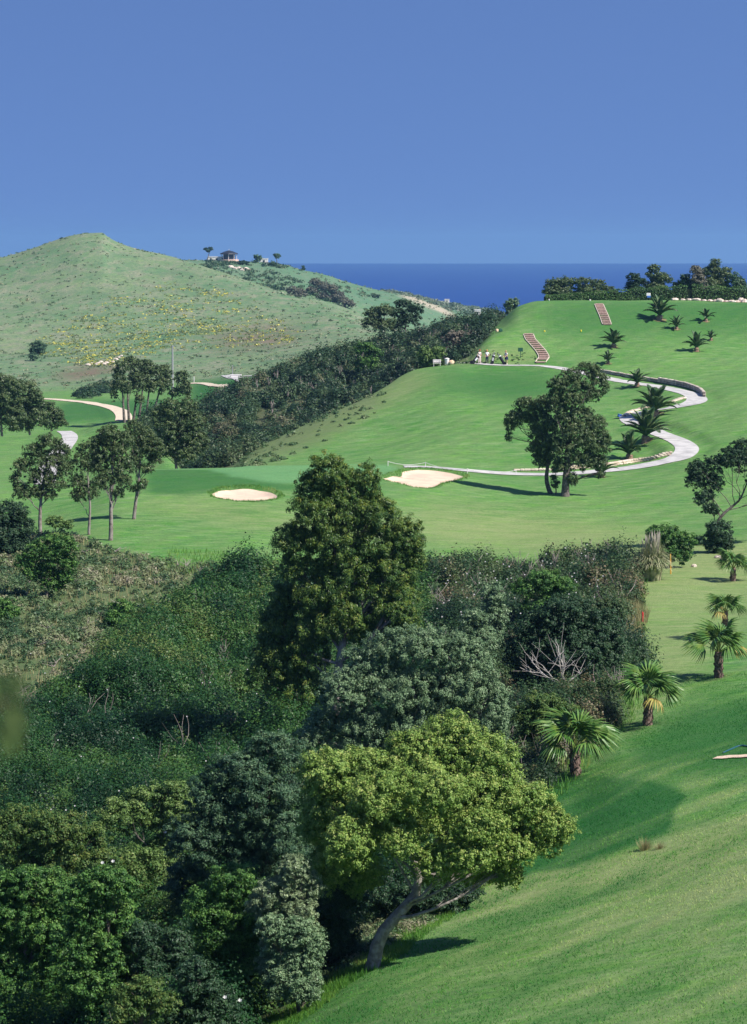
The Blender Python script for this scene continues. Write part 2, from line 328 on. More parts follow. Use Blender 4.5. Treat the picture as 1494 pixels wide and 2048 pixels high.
def patches(X, Y):          # worn, dry and lush blotches drawn out along the mowing direction
    u = .62*X+.78*Y; v = .78*X-.62*Y
    w = v+1.2*vnoise(u/5, v/5)
    return np.clip(.5+1.15*(fnoise(u/7, w/1.3, 4)*.55+fnoise(u/2.2+50, w/.5, 3)*.3+.35*vnoise(X/14+7, Y/14)), 0, 1)
PATCH = .5+(patches(XX, RR)-.5)*np.clip(1-(RR-60)/70, .22, 1)
ground_m = bpy.data.materials.new('grass_ground'); ground_m.use_nodes = True
def ground_material(m):
    t = m.node_tree; p = t.nodes['Principled BSDF']; L = t.links.new
    geo = t.nodes.new('ShaderNodeNewGeometry')
    def attr(n, ch):
        a = t.nodes.new('ShaderNodeAttribute'); a.attribute_name = n; s = t.nodes.new('ShaderNodeSeparateColor')
        L(a.outputs['Color'], s.inputs[0]); return s.outputs[ch]
    def noise(scale, sx=1, sy=1, rot=0, detail=5, rough=.6, off=0):
        mp = t.nodes.new('ShaderNodeMapping'); mp.inputs['Rotation'].default_value = (0, 0, rot)
        mp.inputs['Scale'].default_value = (sx, sy, 1); mp.inputs['Location'].default_value = (off, off*1.7, 0)
        L(geo.outputs['Position'], mp.inputs[0])
        n = t.nodes.new('ShaderNodeTexNoise'); n.inputs['Scale'].default_value = scale; n.inputs['Detail'].default_value = detail
        n.inputs['Roughness'].default_value = rough; L(mp.outputs[0], n.inputs['Vector']); return n.outputs[0]
    def rng_(v, a, b, c=0, d=1):
        r = t.nodes.new('ShaderNodeMapRange'); r.inputs[1].default_value = a; r.inputs[2].default_value = b
        r.inputs[3].default_value = c; r.inputs[4].default_value = d; L(v, r.inputs[0]); return r.outputs[0]
    def mix(f, a, b):
        x = t.nodes.new('ShaderNodeMix'); x.data_type = 'RGBA'
        if isinstance(f, float): x.inputs[0].default_value = f
        else: L(f, x.inputs[0])
        for v, i in ((a, 6), (b, 7)):
            if isinstance(v, tuple): x.inputs[i].default_value = v+(1,)
            else: L(v, x.inputs[i])
        return x.outputs[2]
    def mul(a, b):
        x = t.nodes.new('ShaderNodeMath'); x.operation = 'MULTIPLY'
        for v, i in ((a, 0), (b, 1)):
            if isinstance(v, float): x.inputs[i].default_value = v
            else: L(v, x.inputs[i])
        return x.outputs[0]
    def add(a, b):
        x = t.nodes.new('ShaderNodeMath'); x.operation = 'ADD'; x.use_clamp = True
        for v, i in ((a, 0), (b, 1)):
            if isinstance(v, float): x.inputs[i].default_value = v
            else: L(v, x.inputs[i])
        return x.outputs[0]
    g1 = noise(.09, detail=4); g2 = noise(.6, 1, .45, .5, 6, .7, 3); g3 = noise(4.5, detail=4, rough=.75, off=8)
    streak = noise(.9, .35, 1.5, .55, 6, .7, 11); fine = noise(28, detail=3, rough=.8)
    stripe = t.nodes.new('ShaderNodeTexWave'); mp = t.nodes.new('ShaderNodeMapping'); mp.inputs['Rotation'].default_value = (0, 0, .6)
    L(geo.outputs['Position'], mp.inputs[0]); L(mp.outputs[0], stripe.inputs['Vector'])
    stripe.inputs['Scale'].default_value = .12; stripe.inputs['Distortion'].default_value = 3; stripe.inputs['Detail'].default_value = 2
    A, B, Cc = C_GRASS
    c = mix(rng_(g1, .38, .62), A, B)
    c = mix(mul(rng_(streak, .42, .62), .75), c, (.20, .29, .125))
    c = mix(mul(rng_(noise(1.6, .4, 1.3, .55, 7, .75, 21), .48, .62), .75), c, (.035, .135, .035))
    c = mix(mul(rng_(g2, .42, .62), .75), c, Cc)
    c = mix(mul(stripe.outputs['Fac'], .22), c, (.045, .15, .03))
    dryv = attr('zone', 1); lushv = attr('zone', 2); soilv = attr('zone', 0)
    c = mix(mul(dryv, rng_(streak, .28, .68, .25, 1.0)), c, C_DRY)
    c = mix(mul(dryv, mul(rng_(g3, .5, .75), .5)), c, (.20, .17, .085))
    c = mix(mul(lushv, rng_(streak, .2, .6, .55, 1.0)), c, C_LUSH)
    pv = attr('zone3', 2)
    c = mix(mul(rng_(pv, .52, .85), .60), c, (.225, .275, .115)); c = mix(mul(rng_(pv, .48, .18), .50), c, (.034, .135, .024))
    c = mix(mul(lushv, rng_(g3, .3, .7, .85, .55)), c, C_LUSH)
    c = mix(mul(attr('zone2', 0), .7), c, C_GREEN)
    s = mix(rng_(g3, .35, .65), C_SOIL1, C_SOIL2); s = mix(mul(rng_(g2, .5, .7), .6), s, (.07, .10, .035))
    c = mix(soilv, c, s)
    # hill pasture
    h1 = noise(.02, detail=5); h2 = noise(.16, 1, .5, 0, 6, .75, 5); h3 = noise(.9, 1, .5, 0, 5, .8, 2)
    h = mix(rng_(h1, .4, .62), C_H1, C_H2); h = mix(rng_(h2, .44, .6), h, C_H3); h = mix(mul(rng_(h3, .46, .66), .85), h, C_H4); h = mix(mul(rng_(noise(.055, 1, .6, .3, 6, .7, 31), .5, .62), .6), h, (.085, .165, .075))
    h = mix(mul(attr('zone2', 2), rng_(h2, .35, .6, .3, 1)), h, (.17, .10, .075))
    h = mix(mul(attr('zone3', 1), .55), h, (.075, .165, .095))
    c = mix(attr('zone2', 1), c, h)
    c = mix(attr('zone3', 0), c, (.38, .33, .24))
    # blade-scale variation
    v = rng_(fine, .25, .75, .65, 1.35); v2 = rng_(g3, .25, .75, .72, 1.28)
    mm = t.nodes.new('ShaderNodeVectorMath'); mm.operation = 'SCALE'; L(c, mm.inputs[0]); L(mul(v, v2), mm.inputs['Scale'])
    L(mm.outputs[0], p.inputs['Base Color'])
    p.inputs['Roughness'].default_value = .8; p.inputs['Specular IOR Level'].default_value = .15
    bm_ = t.nodes.new('ShaderNodeBump'); bm_.inputs['Strength'].default_value = .55; bm_.inputs['Distance'].default_value = .12
    L(add(mul(g3, .6), mul(fine, .35)), bm_.inputs['Height']); L(bm_.outputs[0], p.inputs['Normal'])
C_GRASS = ((.068, .205, .030), (.120, .270, .042), (.125, .210, .068))
C_DRY = (.225, .27, .105); C_LUSH = (.024, .108, .022); C_GREEN = (.115, .265, .105)
C_SOIL1 = (.13, .12, .07); C_SOIL2 = (.06, .10, .04)
C_H1 = (.17, .235, .105); C_H2 = (.105, .20, .085); C_H3 = (.22, .235, .145); C_H4 = (.07, .12, .075)
ground_material(ground_m)

def sheet(name, r0, r1, m, kind='structure'):
    nr, ncl = r1-r0, len(cols)
    V = np.stack([XX[r0:r1], RR[r0:r1], Z[r0:r1]], -1).reshape(-1, 3)
    i = np.arange(nr*ncl).reshape(nr, ncl)
    Fq = np.stack([i[:-1, :-1], i[:-1, 1:], i[1:, 1:], i[1:, :-1]], -1).reshape(-1, 4)
    me = mesh_np(name, V, Fq, True)
    for an, chs in (('zone', (soil, dry, lush)), ('zone2', (green, hillm, np.clip(rust, 0, 1))), ('zone3', (track, np.clip((RR-985)/60, 0, 1), PATCH))):
        a = me.attributes.new(an, 'FLOAT_COLOR', 'POINT')
        d = np.ones((nr*ncl, 4), np.float32)
        for k in range(3): d[:, k] = chs[k][r0:r1].ravel()
        a.data.foreach_set('color', d.ravel())
    return tag(link(name, me, m), kind=kind)
split = int(np.searchsorted(rows, 505))
sheet('ground', 0, split+1, ground_m)
sheet('hills', split, len(rows), ground_m)

# sea
SEA = -60.0
sea_m = mat('sea_water', (.008, .050, .25, 1), .55, .25)
def sea_nodes():
    t = sea_m.node_tree; p = t.nodes['Principled BSDF']; g = t.nodes.new('ShaderNodeNewGeometry')
    mp = t.nodes.new('ShaderNodeMapping'); mp.inputs['Scale'].default_value = (.02, .004, 1); t.links.new(g.outputs['Position'], mp.inputs[0])
    n = t.nodes.new('ShaderNodeTexNoise'); n.inputs['Scale'].default_value = 1; n.inputs['Detail'].default_value = 6; t.links.new(mp.outputs[0], n.inputs['Vector'])
    x = t.nodes.new('ShaderNodeMix'); x.data_type = 'RGBA'; x.inputs[6].default_value = (.004, .030, .17, 1); x.inputs[7].default_value = (.008, .048, .22, 1)
    t.links.new(n.outputs[0], x.inputs[0]); t.links.new(x.outputs[2], p.inputs['Base Color'])
sea_nodes()
mb = MB(); Yn, Yf = 1000, F*60/30.0
mb.add([(-6000, Yn, SEA), (6000, Yn, SEA), (9000, Yf, SEA), (-9000, Yf, SEA)], [(0, 1, 2, 3)])
tag(mb.build('sea', sea_m), kind='structure')

# paths
path_m = mat('pale_concrete', (.50, .48, .46, 1), .85, .2, ((.34, .33, .32, 1), .9, .42, .68), .3, 12)
sandp_m = mat('sandy_path', (.62, .52, .40, 1), .9, .1, ((.50, .42, .32, 1), 1.2, .4, .7), .2, 10)
def ribbon(name, pts, hw, m, lift=.05, nx=4, jit=0.0):
    pts = np.asarray(pts); d = np.gradient(pts, axis=0); d /= np.linalg.norm(d, axis=1)[:, None]; n = np.stack([-d[:, 1], d[:, 0]], 1)
    V = []; k = np.linspace(-1, 1, nx+1)
    rg = np.random.default_rng(3)
    for i in range(len(pts)):
        h = hw*(1+jit*(rg.random()-.5))
        for q in k:
            x, y = pts[i]+n[i]*h*q; V.append((x, y, float(zat(x, y))+lift))
    i = np.arange(len(pts)*(nx+1)).reshape(len(pts), nx+1)
    Fq = np.stack([i[:-1, :-1], i[1:, :-1], i[1:, 1:], i[:-1, 1:]], -1).reshape(-1, 4)
    return tag(link(name, mesh_np(name, V, Fq, True), m), kind='structure')
ribbon('cart_path', PATHS['main'][0], 1.15, path_m)
ribbon('cart_path', PATHS['left'][0], 1.0, path_m)
ribbon('sandy_path', PATHS['sand'][0], 1.35, sandp_m, .08)
for nm_, pix, hw, m_, d0, d1 in (('sandy_path', [(380, 767), (410, 768), (440, 772), (462, 776)], .9, sandp_m, 380, 560), ('cart_path', [(452, 751), (478, 758), (486, 764)], 1.2, path_m, 380, 560),
                    ('cart_path', [(484, 753), (512, 752)], .8, path_m, 380, 560), ('sandy_path', [(700, 720), (760, 722), (838, 728)], .8, path_m, 270, 300)):
    ribbon(nm_, px_path(pix, .8, d0, d1), hw, m_, .12)

# bunkers
sand_m = mat('bunker_sand', (.66, .50, .37, 1), .95, .1, ((.56, .43, .33, 1), .9, .42, .62), .6, 5)
for w in bk:
    c = w.mean(0); V = []; n = len(w); nr = 12
    for k in range(nr+1):
        s = 1.015-k/nr*1.0
        for q in w:
            x, y = c+(q-c)*s; V.append((x, y, float(zat(x, y))+.05))
    Fq = [(k*n+j, k*n+(j+1) % n, (k+1)*n+(j+1) % n, (k+1)*n+j) for k in range(nr) for j in range(n)]
    tag(link('sand_bunker', mesh_np('sand_bunker', V, Fq, True), sand_m), kind='structure')
a = hit(1430, 1517, 70, 110); b = hit(1520, 1512, 70, 110)
ribbon('sand_strip', resample([a[:2], (a[:2]+b[:2])/2+np.array([0, .1]), b[:2]], .2), .32, sand_m, .04, 3, .5)

# ------------------------------------------------------------------ foliage
def sph(rg, n):
    v = rg.normal(size=(n, 3)); return v/np.linalg.norm(v, axis=1)[:, None]
def leaf_arrays(C, N, L, Wd, rg, droop=0.0, tri=False, tint=None):
    n = len(C); N = N/(np.linalg.norm(N, axis=1)[:, None]+1e-9)
    T = rg.normal(size=(n, 3)); T[:, 2] -= droop*2
    T -= (T*N).sum(1)[:, None]*N; T /= np.linalg.norm(T, axis=1)[:, None]+1e-9
    S = np.cross(N, T); s = (.5+1.0*rg.random(n)**1.3)[:, None]; l = L*s/2; w = Wd*s/2
    if tri:
        V = np.stack([C-T*l-S*w, C-T*l+S*w, C+T*l], 1); Fc = np.arange(3*n).reshape(n, 3); k = 3
    else:
        V = np.stack([C-T*l, C-S*w+N*w*.35, C+T*l, C+S*w+N*w*.35], 1); Fc = np.arange(4*n).reshape(n, 4); k = 4
    return V.reshape(-1, 3), Fc, np.repeat(tint, k)
def ellipsoid_leaves(cen, rad, n_cl, per, rc, L, Wd, rg, droop=0, tri=False, up=.25, flat=.75, gap=0, tipb=.10):
    """clumps on and in one crown lobe, leaves on and in each clump"""
    d = sph(rg, n_cl); d[:, 2] = np.where((d[:, 2] < -.5) & (rg.random(n_cl) < .5), -d[:, 2], d[:, 2])
    q = (.35+.75*rg.random(n_cl)**.6)[:, None]*(.85+.3*rg.random(n_cl))[:, None]
    cc = cen+d*q*rad
    k = np.repeat(np.arange(n_cl), per); n = len(k)
    e = sph(rg, n); e[:, 2] = np.where((e[:, 2] < -.3) & (rg.random(n) < .6), -e[:, 2], e[:, 2])
    rr = (rc*(.5+1.0*rg.random(n_cl)))[k]*(1+.9*(rg.random(n) < .14)*rg.random(n))*(.25+.75*rg.random(n)**.5)
    off = e*rr[:, None]; off[:, 2] *= flat
    C = cc[k]+off
    N = e*.75+d[k]*.45+np.array([0, 0, up])+rg.normal(size=(n, 3))*.45
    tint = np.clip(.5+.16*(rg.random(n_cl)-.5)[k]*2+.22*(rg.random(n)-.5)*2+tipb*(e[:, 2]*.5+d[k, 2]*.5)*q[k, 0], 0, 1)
    return leaf_arrays(C, N, L, Wd, rg, droop, tri, tint)
def join(parts):
    V = []; Fc = []; T = []; o = 0
    for v, f, t in parts: V.append(v); Fc.append(f+o); T.append(t); o += len(v)
    return np.concatenate(V), np.concatenate(Fc), np.concatenate(T)
def crown_arrays(lobes, D, rg, leaf, aspect=.5, dens=1.0, clump=.28, depth=.9, shrink=1.0, droop=0, tri=False, zoff=None, **kw):
    parts = []; cen = []
    for lb in lobes:
        px, py, rx, ry = lb[:4]; dD = lb[4] if len(lb) > 4 else rg.normal()*.22*min(rx, ry)/F*D
        r = np.array([rx, min(rx, ry)*depth, ry])/F*D*.93*shrink; c = P(px, py, D+dD)
        rc = max(clump*(r[0]*r[1]*r[2])**(1/3), leaf*.9); area = 4*math.pi*((r[0]*r[2]+r[0]*r[1]+r[1]*r[2])/3)
        n_cl = max(6, int(dens*1.5*area/(math.pi*rc*rc))); per = max(6, int(2.2*4*math.pi*rc*rc/(leaf*leaf*aspect)*.42))
        parts.append(ellipsoid_leaves(c, r, n_cl, per, rc, leaf, leaf*aspect, rg, droop, tri, **kw)); cen.append((c, r))
    return join(parts), cen
BARK = mat('grey_bark', (.09, .075, .065, 1), .9, .1, ((.19, .165, .15, 1), 6, .4, .65), .8, 14)
PALEBARK = mat('pale_bark', (.26, .23, .205, 1), .85, .15, ((.13, .10, .085, 1), 3, .45, .65), .5, 10)
def limb(mb, a, b, r0, r1, rg, sag=.12, n=6, sides=6):
    a = np.array(a, float); b = np.array(b, float); L_ = np.linalg.norm(b-a); off = rg.normal(size=3)*sag*L_; off[2] = abs(off[2])*.4
    pts = []
    for i in range(n+1):
        t = i/n; pts.append(a*(1-t)+b*t+off*4*t*(1-t)*.5+rg.normal(size=3)*.02*L_*(0 < i < n))
    mb.tube(pts, [r0+(r1-r0)*(i/n)**.8 for i in range(n+1)], sides, False); return pts
def tree(name, label, cat, D, base_px, lobes, leafm, trunk_px=None, tr=.15, leaf=.12, seed=1, bark=None, group=None, twigs=10, sunk=.25, limbr=.35, stem='trunk', leaftag='crown', skirt=None, nolimb=1, **kw):
    """lobes and trunk points come as columns and rows of the photo at distance D"""
    if isinstance(D, tuple): D = float(hit(base_px, *D)[1])
    rg = np.random.default_rng(seed); base = ground(base_px, D); root = empty(name, base); tag(root, label, cat, group)
    by = EY-base[2]*F/D
    if skirt is None: skirt = stem == 'stem'
    if skirt: lobes = list(lobes)+[(base_px*.3+l[0]*.7, l[1]*.45+by*.55, l[2]*.95, max(l[3], (by-l[1])*.33)) for l in lobes if by-l[1] > l[3]*1.3]
    (V, Fc, T), cen = crown_arrays(lobes, D, rg, leaf, **kw)
    me = mesh_np(leaftag, V-base, Fc, False, T); link(leaftag, me, leafm, root)
    mb = MB(); top = max(cen, key=lambda c: c[0][2])[0]
    if trunk_px: tp = [base+np.array([0, 0, -sunk])]+[P(x, y, D) for x, y in trunk_px]
    else:
        mid = base*.45+top*.55+np.array([rg.normal()*.15, 0, 0]); tp = [base+np.array([0, 0, -sunk]), base+(mid-base)*.3+rg.normal(size=3)*.08, mid, top*.85+base*.15]
    tp = resample(tp, max(.25, tr*2)); nT = len(tp)
    rad = [tr*(1.25 if i == 0 else 1)*(1-.8*i/(nT-1)) for i in range(nT)]
    mb.tube([p-base for p in tp], rad, 8, False)
    nlimb = 0
    for ci, (c, r) in enumerate(cen):
        if len(cen) > 14 and ci % (1+nolimb) and ci < len(cen)-1: continue
        hgt = c[2]-base[2]; q = .45+.4*rg.random(); zt = base[2]+hgt*q
        j = int(np.clip(np.argmin(np.abs(tp[:, 2]-zt)), 1, nT-1)); a = tp[j]; r0 = rad[j]*.34+.006
        pts = limb(mb, a-base, c-base, r0, r0*limbr, rg)
        for _ in range(twigs):
            e = sph(rg, 1)[0]; e[2] = abs(e[2])*.8; s = pts[rg.integers(2, 6)]
            limb(mb, s, c-base+e*r*.9, max(r0*.3, .006), max(r0*.07, .003), rg, .12, 3, 4)
    mb.build(stem, bark or BARK, root, True); return root

# scrub carpets
def region_points(mask, n, rg):
    cell = np.zeros_like(mask, float); cell[:-1, :-1] = np.abs(np.diff(RR, axis=0)[:, :-1]*np.diff(XX, axis=1)[:-1])*(mask[:-1, :-1] > .5)
    w = cell.ravel(); w = w/w.sum(); k = rg.choice(len(w), n, p=w); i, j = np.unravel_index(k, cell.shape)
    fy, fx = rg.random(n), rg.random(n); Y = rows[i]+fy*(rows[i+1]-rows[i]); X = (cols[j]+fx*(cols[j+1]-cols[j])-CX)/F*Y
    return X, Y, zat(X, Y)
def carpet(name, label, mask, n, rmin, rmax, hk, leafm, seed, leafk=.00092, leafmin=.06, dens=1.0, spread=.5, tri=True, aspect=.6, group=None, twigm=None, twign=0, cat='scrub', tb=.5, size_noise=6.0):
    rg = np.random.default_rng(seed); X, Y, Z0 = region_points(mask, n, rg)
    big = .6+.9*np.clip(vnoise(X/size_noise, Y/size_noise)+.5, 0, 1)
    parts = []; r = (rmin+(rmax-rmin)*rg.random(n)**1.5)*big; h = r*hk*(.8+.5*rg.random(n)); bt = rg.random(n)
    tn = vnoise(X/4+30, Y/4)+.0
    for i in range(n):
        Lf = max(leafmin, leafk*Y[i]); k = int(dens*1.5*2*math.pi*r[i]*(r[i]+h[i])*.5/(Lf*Lf*aspect))
        if k < 3: continue
        d = sph(rg, k); d[:, 2] = np.abs(d[:, 2])
        lump = 1+.22*np.sin(d[:, 0]*7+i)*np.sin(d[:, 1]*6+2*i)*1+.10*rg.normal(size=k)
        q = lump*(.55+.45*rg.random(k)**.4)
        C = np.stack([X[i]+d[:, 0]*r[i]*q, Y[i]+d[:, 1]*r[i]*q, Z0[i]+d[:, 2]*h[i]*q], 1)
        N = d+np.array([0, 0, .2])+rg.normal(size=(k, 3))*.5
        t = np.clip(tb+spread*(bt[i]-.5)+.5*tn[i]+.3*(rg.random(k)-.5), 0, 1)
        parts.append(leaf_arrays(C, N, Lf, Lf*aspect*1.3, rg, 0, tri, t))
    V, Fc, T = join(parts); o = link(name, mesh_np(name, V, Fc, False, T), leafm)
    tag(o, label, cat, group, 'stuff')
    if twigm:
        mb = MB(); X, Y, Z0 = region_points(mask, twign, rg)
        for x, y, z in zip(X, Y, Z0):
            hh = (rmax*hk)*(.75+.5*rg.random()); a = np.array([x, y, z])
            for _ in range(4): limb(mb, a+np.array([0, 0, hh*.35]), a+np.array([rg.normal()*.35, rg.normal()*.35, hh*(.75+.25*rg.random())]), .016*y/90, .006*y/90, rg, .15, 3, 3)
        tag(mb.build('bare_twigs', twigm), 'bare grey twigs sticking up through the '+label, 'twigs', None, 'stuff')
    return o
G_CISTUS = leafmat('scrub_leaves', [(0, (.006, .030, .012)), (.45, (.020, .078, .020)), (.75, (.055, .130, .028)), (1, (.11, .15, .045))])
G_BROWN = leafmat('brown_scrub_leaves', [(0, (.012, .032, .016)), (.45, (.030, .075, .028)), (.75, (.070, .11, .042)), (1, (.15, .12, .075))])
G_BANK = leafmat('bank_scrub_leaves', [(0, (.012, .032, .020)), (.45, (.032, .075, .036)), (.8, (.070, .115, .052)), (1, (.14, .14, .090))])
G_DRY = leafmat('dry_scrub_leaves', [(0, (.03, .075, .035)), (.4, (.075, .14, .06)), (.7, (.15, .20, .10)), (1, (.24, .23, .17))])
TWIG = mat('dead_twigs', (.26, .22, .20, 1), .9, .1)
nearm = (m_near > .5) & (CC > -260) & (CC < 1300) & (RR > 50) & ~((CC > 400+(RR-50)*16) & (RR < 62))
left_part = nearm & (CC < 860-(RR-60)*.0)
carpet('scrub', 'dark green rockrose scrub filling the hollow left of the tall eucalyptus', left_part & (RR < 108), 950, .7, 1.35, 1.35, G_CISTUS, 11, twigm=TWIG, twign=70, tb=.42, spread=.85, size_noise=4.0)
carpet('scrub', 'green scrub along the top of the hollow below the short fairway slope', left_part & (RR >= 108), 900, .6, 1.15, 1.4, G_CISTUS, 12, tb=.55, spread=.8, size_noise=4.0, twigm=TWIG, twign=60)
carpet('scrub', 'brownish scrub with grey twigs between the tall eucalyptus and the pampas grass', nearm & (CC >= 860) & (RR > 78), 700, .55, 1.1, 1.5, G_BROWN, 13, spread=.8, twigm=TWIG, twign=260, tb=.45)
carpet('scrub', 'dark scrub covering the far bank of the ravine behind the green', m_bank > .6, 1500, .8, 1.6, 1.25, G_BANK, 14, leafk=.00085, twigm=TWIG, twign=150, tb=.48, spread=.85, dens=1.2)
carpet('dry_brush', 'pale dry brush and weeds on the slope below the left eucalyptus trees', (m_dry > .5) & (CC > -260), 2500, .16, .52, 1.0, G_DRY, 15, tb=.45, spread=.9, leafmin=.09, twigm=TWIG, twign=120)
# ------------------------------------------------------------------ trees and shrubs
L_OAK = leafmat('lime_leaves', [(0, (.035, .080, .018)), (.4, (.125, .235, .05)), (.72, (.265, .375, .10)), (1, (.44, .43, .18))], .3)
L_SILVER = leafmat('silver_leaves', [(0, (.040, .075, .050)), (.4, (.085, .16, .085)), (.75, (.17, .265, .15)), (1, (.30, .37, .25))], .15, .45)
L_EUC = leafmat('eucalyptus_leaves', [(0, (.010, .034, .014)), (.4, (.036, .095, .026)), (.64, (.10, .18, .034)), (.85, (.20, .25, .05)), (1, (.28, .20, .05))], .25, .4)
L_GREY = leafmat('greygreen_leaves', [(0, (.010, .035, .025)), (.45, (.035, .090, .052)), (.8, (.090, .165, .085)), (1, (.16, .24, .12))], .2)
L_FRESH = leafmat('fresh_leaves', [(0, (.006, .032, .010)), (.4, (.030, .105, .024)), (.72, (.10, .22, .05)), (1, (.22, .36, .10))], .3)
L_OLIVE = leafmat('pale_olive_leaves', [(0, (.06, .09, .06)), (.4, (.10, .16, .085)), (.8, (.22, .29, .17)), (1, (.38, .44, .30))], .15, .4)
L_DARK = leafmat('dark_leaves', [(0, (.008, .028, .018)), (.5, (.020, .058, .028)), (.85, (.045, .095, .040)), (1, (.08, .13, .06))], .2)
L_GUM = leafmat('gum_leaves', [(0, (.020, .045, .022)), (.45, (.058, .105, .045)), (.8, (.125, .175, .075)), (1, (.21, .22, .11))], .25, .4)
L_RUST = leafmat('rusty_leaves', [(0, (.015, .045, .015)), (.45, (.05, .12, .03)), (.8, (.13, .19, .05)), (1, (.25, .22, .08))], .3)
L_YEL = leafmat('yellowgreen_leaves', [(0, (.035, .07, .02)), (.4, (.07, .145, .04)), (.75, (.16, .26, .08)), (1, (.30, .36, .16))], .3)
L_GORSE = leafmat('gorse_bloom', [(0, (.07, .12, .04)), (.45, (.12, .18, .05)), (.68, (.27, .29, .07)), (1, (.48, .46, .09))], .1)
DEAD = mat('dead_white_wood', (.42, .39, .36, 1), .85, .1)

# foreground
OAKBARK = mat('oak_bark', (.20, .175, .155, 1), .9, .1, ((.34, .31, .28, 1), 7, .4, .62), .9, 16)
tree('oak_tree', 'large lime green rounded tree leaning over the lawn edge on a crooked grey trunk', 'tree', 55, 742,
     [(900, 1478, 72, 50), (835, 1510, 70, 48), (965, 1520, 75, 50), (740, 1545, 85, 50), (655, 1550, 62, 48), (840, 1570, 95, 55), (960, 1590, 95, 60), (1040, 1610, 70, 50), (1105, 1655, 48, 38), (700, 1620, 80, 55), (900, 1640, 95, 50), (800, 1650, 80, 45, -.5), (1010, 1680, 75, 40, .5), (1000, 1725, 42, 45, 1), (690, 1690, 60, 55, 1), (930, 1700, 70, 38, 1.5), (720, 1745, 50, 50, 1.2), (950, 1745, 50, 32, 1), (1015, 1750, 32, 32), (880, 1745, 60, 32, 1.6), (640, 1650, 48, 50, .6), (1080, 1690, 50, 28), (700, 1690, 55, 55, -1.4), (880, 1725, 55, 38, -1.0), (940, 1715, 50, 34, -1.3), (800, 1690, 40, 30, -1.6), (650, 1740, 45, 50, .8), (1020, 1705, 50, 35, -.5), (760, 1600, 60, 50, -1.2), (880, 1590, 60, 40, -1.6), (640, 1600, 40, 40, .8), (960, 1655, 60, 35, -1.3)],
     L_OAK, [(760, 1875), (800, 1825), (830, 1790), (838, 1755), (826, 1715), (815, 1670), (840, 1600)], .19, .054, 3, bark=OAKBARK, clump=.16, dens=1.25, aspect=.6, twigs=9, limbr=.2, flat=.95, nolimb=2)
tree('silver_tree', 'broad silvery grey green tree behind the lime green tree', 'tree', 73, 815,
     [(830, 1300, 110, 48), (920, 1310, 70, 48), (745, 1335, 75, 52), (690, 1385, 60, 48), (800, 1385, 110, 60), (920, 1380, 85, 60), (985, 1420, 50, 60), (860, 1455, 110, 60), (740, 1460, 90, 60), (650, 1450, 45, 40), (960, 1480, 70, 50), (800, 1520, 100, 50), (620, 1480, 45, 30)],
     L_SILVER, [(815, 1620), (800, 1520), (830, 1430), (820, 1340)], .16, .066, 4, clump=.13, dens=.85, shrink=.93, aspect=.4, twigs=20, bark=PALEBARK, flat=1.1, up=.5)
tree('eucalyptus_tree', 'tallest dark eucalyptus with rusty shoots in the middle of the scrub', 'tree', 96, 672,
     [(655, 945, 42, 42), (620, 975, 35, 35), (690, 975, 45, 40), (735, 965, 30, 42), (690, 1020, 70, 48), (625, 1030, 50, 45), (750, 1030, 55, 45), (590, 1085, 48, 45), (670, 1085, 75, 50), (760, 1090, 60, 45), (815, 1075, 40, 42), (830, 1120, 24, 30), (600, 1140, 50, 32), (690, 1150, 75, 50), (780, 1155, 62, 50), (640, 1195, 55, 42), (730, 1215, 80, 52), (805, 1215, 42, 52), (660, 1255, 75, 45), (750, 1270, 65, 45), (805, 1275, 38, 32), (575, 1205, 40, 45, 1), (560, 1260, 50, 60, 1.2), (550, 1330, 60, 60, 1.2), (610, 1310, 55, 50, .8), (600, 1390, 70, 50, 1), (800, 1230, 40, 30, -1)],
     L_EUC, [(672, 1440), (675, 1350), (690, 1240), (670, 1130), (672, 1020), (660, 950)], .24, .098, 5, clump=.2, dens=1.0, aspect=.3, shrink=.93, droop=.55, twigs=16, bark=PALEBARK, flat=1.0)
tree('greygreen_tree', 'dusky grey green tree in shade left of the lime green tree', 'tree', 62, 500,
     [(545, 1500, 60, 38), (480, 1545, 65, 45), (425, 1590, 50, 48), (530, 1590, 75, 60), (460, 1650, 75, 55), (560, 1670, 60, 60), (390, 1690, 60, 55), (480, 1730, 80, 50), (600, 1560, 40, 60, 1), (590, 1740, 60, 60, 1), (380, 1770, 60, 55, 1)],
     L_GREY, None, .12, .063, 6, clump=.2, dens=.95, aspect=.45, twigs=12)
tree('bushy_tree', 'dense green tree with bright leaf tufts in the bottom left corner', 'tree', 57, 45,
     [(55, 1775, 80, 42), (-20, 1800, 60, 45), (20, 1840, 85, 55), (125, 1800, 50, 45), (95, 1870, 60, 55), (20, 1920, 90, 60), (90, 1960, 65, 55), (0, 2000, 80, 60)],
     L_FRESH, None, .14, .060, 7, clump=.2, dens=1.0, aspect=.55)
tree('bushy_tree', 'dense green tree with rounded tufts right of the bottom left corner tree', 'tree', 54, 205,
     [(215, 1770, 60, 38), (165, 1800, 50, 42), (205, 1840, 75, 52), (250, 1860, 30, 45), (165, 1900, 65, 52), (230, 1915, 50, 50), (180, 1970, 75, 52), (215, 2010, 60, 45)],
     L_FRESH, None, .12, .060, 8, clump=.2, dens=1.0, aspect=.55)
tree('bushy_tree', 'green leafy tree between the corner trees and the olive bush', 'tree', 55.5, 465,
     [(470, 1770, 62, 42), (415, 1820, 50, 50), (500, 1830, 70, 50), (440, 1880, 65, 55), (520, 1900, 70, 50), (490, 1960, 70, 45)],
     L_FRESH, None, .1, .058, 9, clump=.2, dens=.95, aspect=.5)
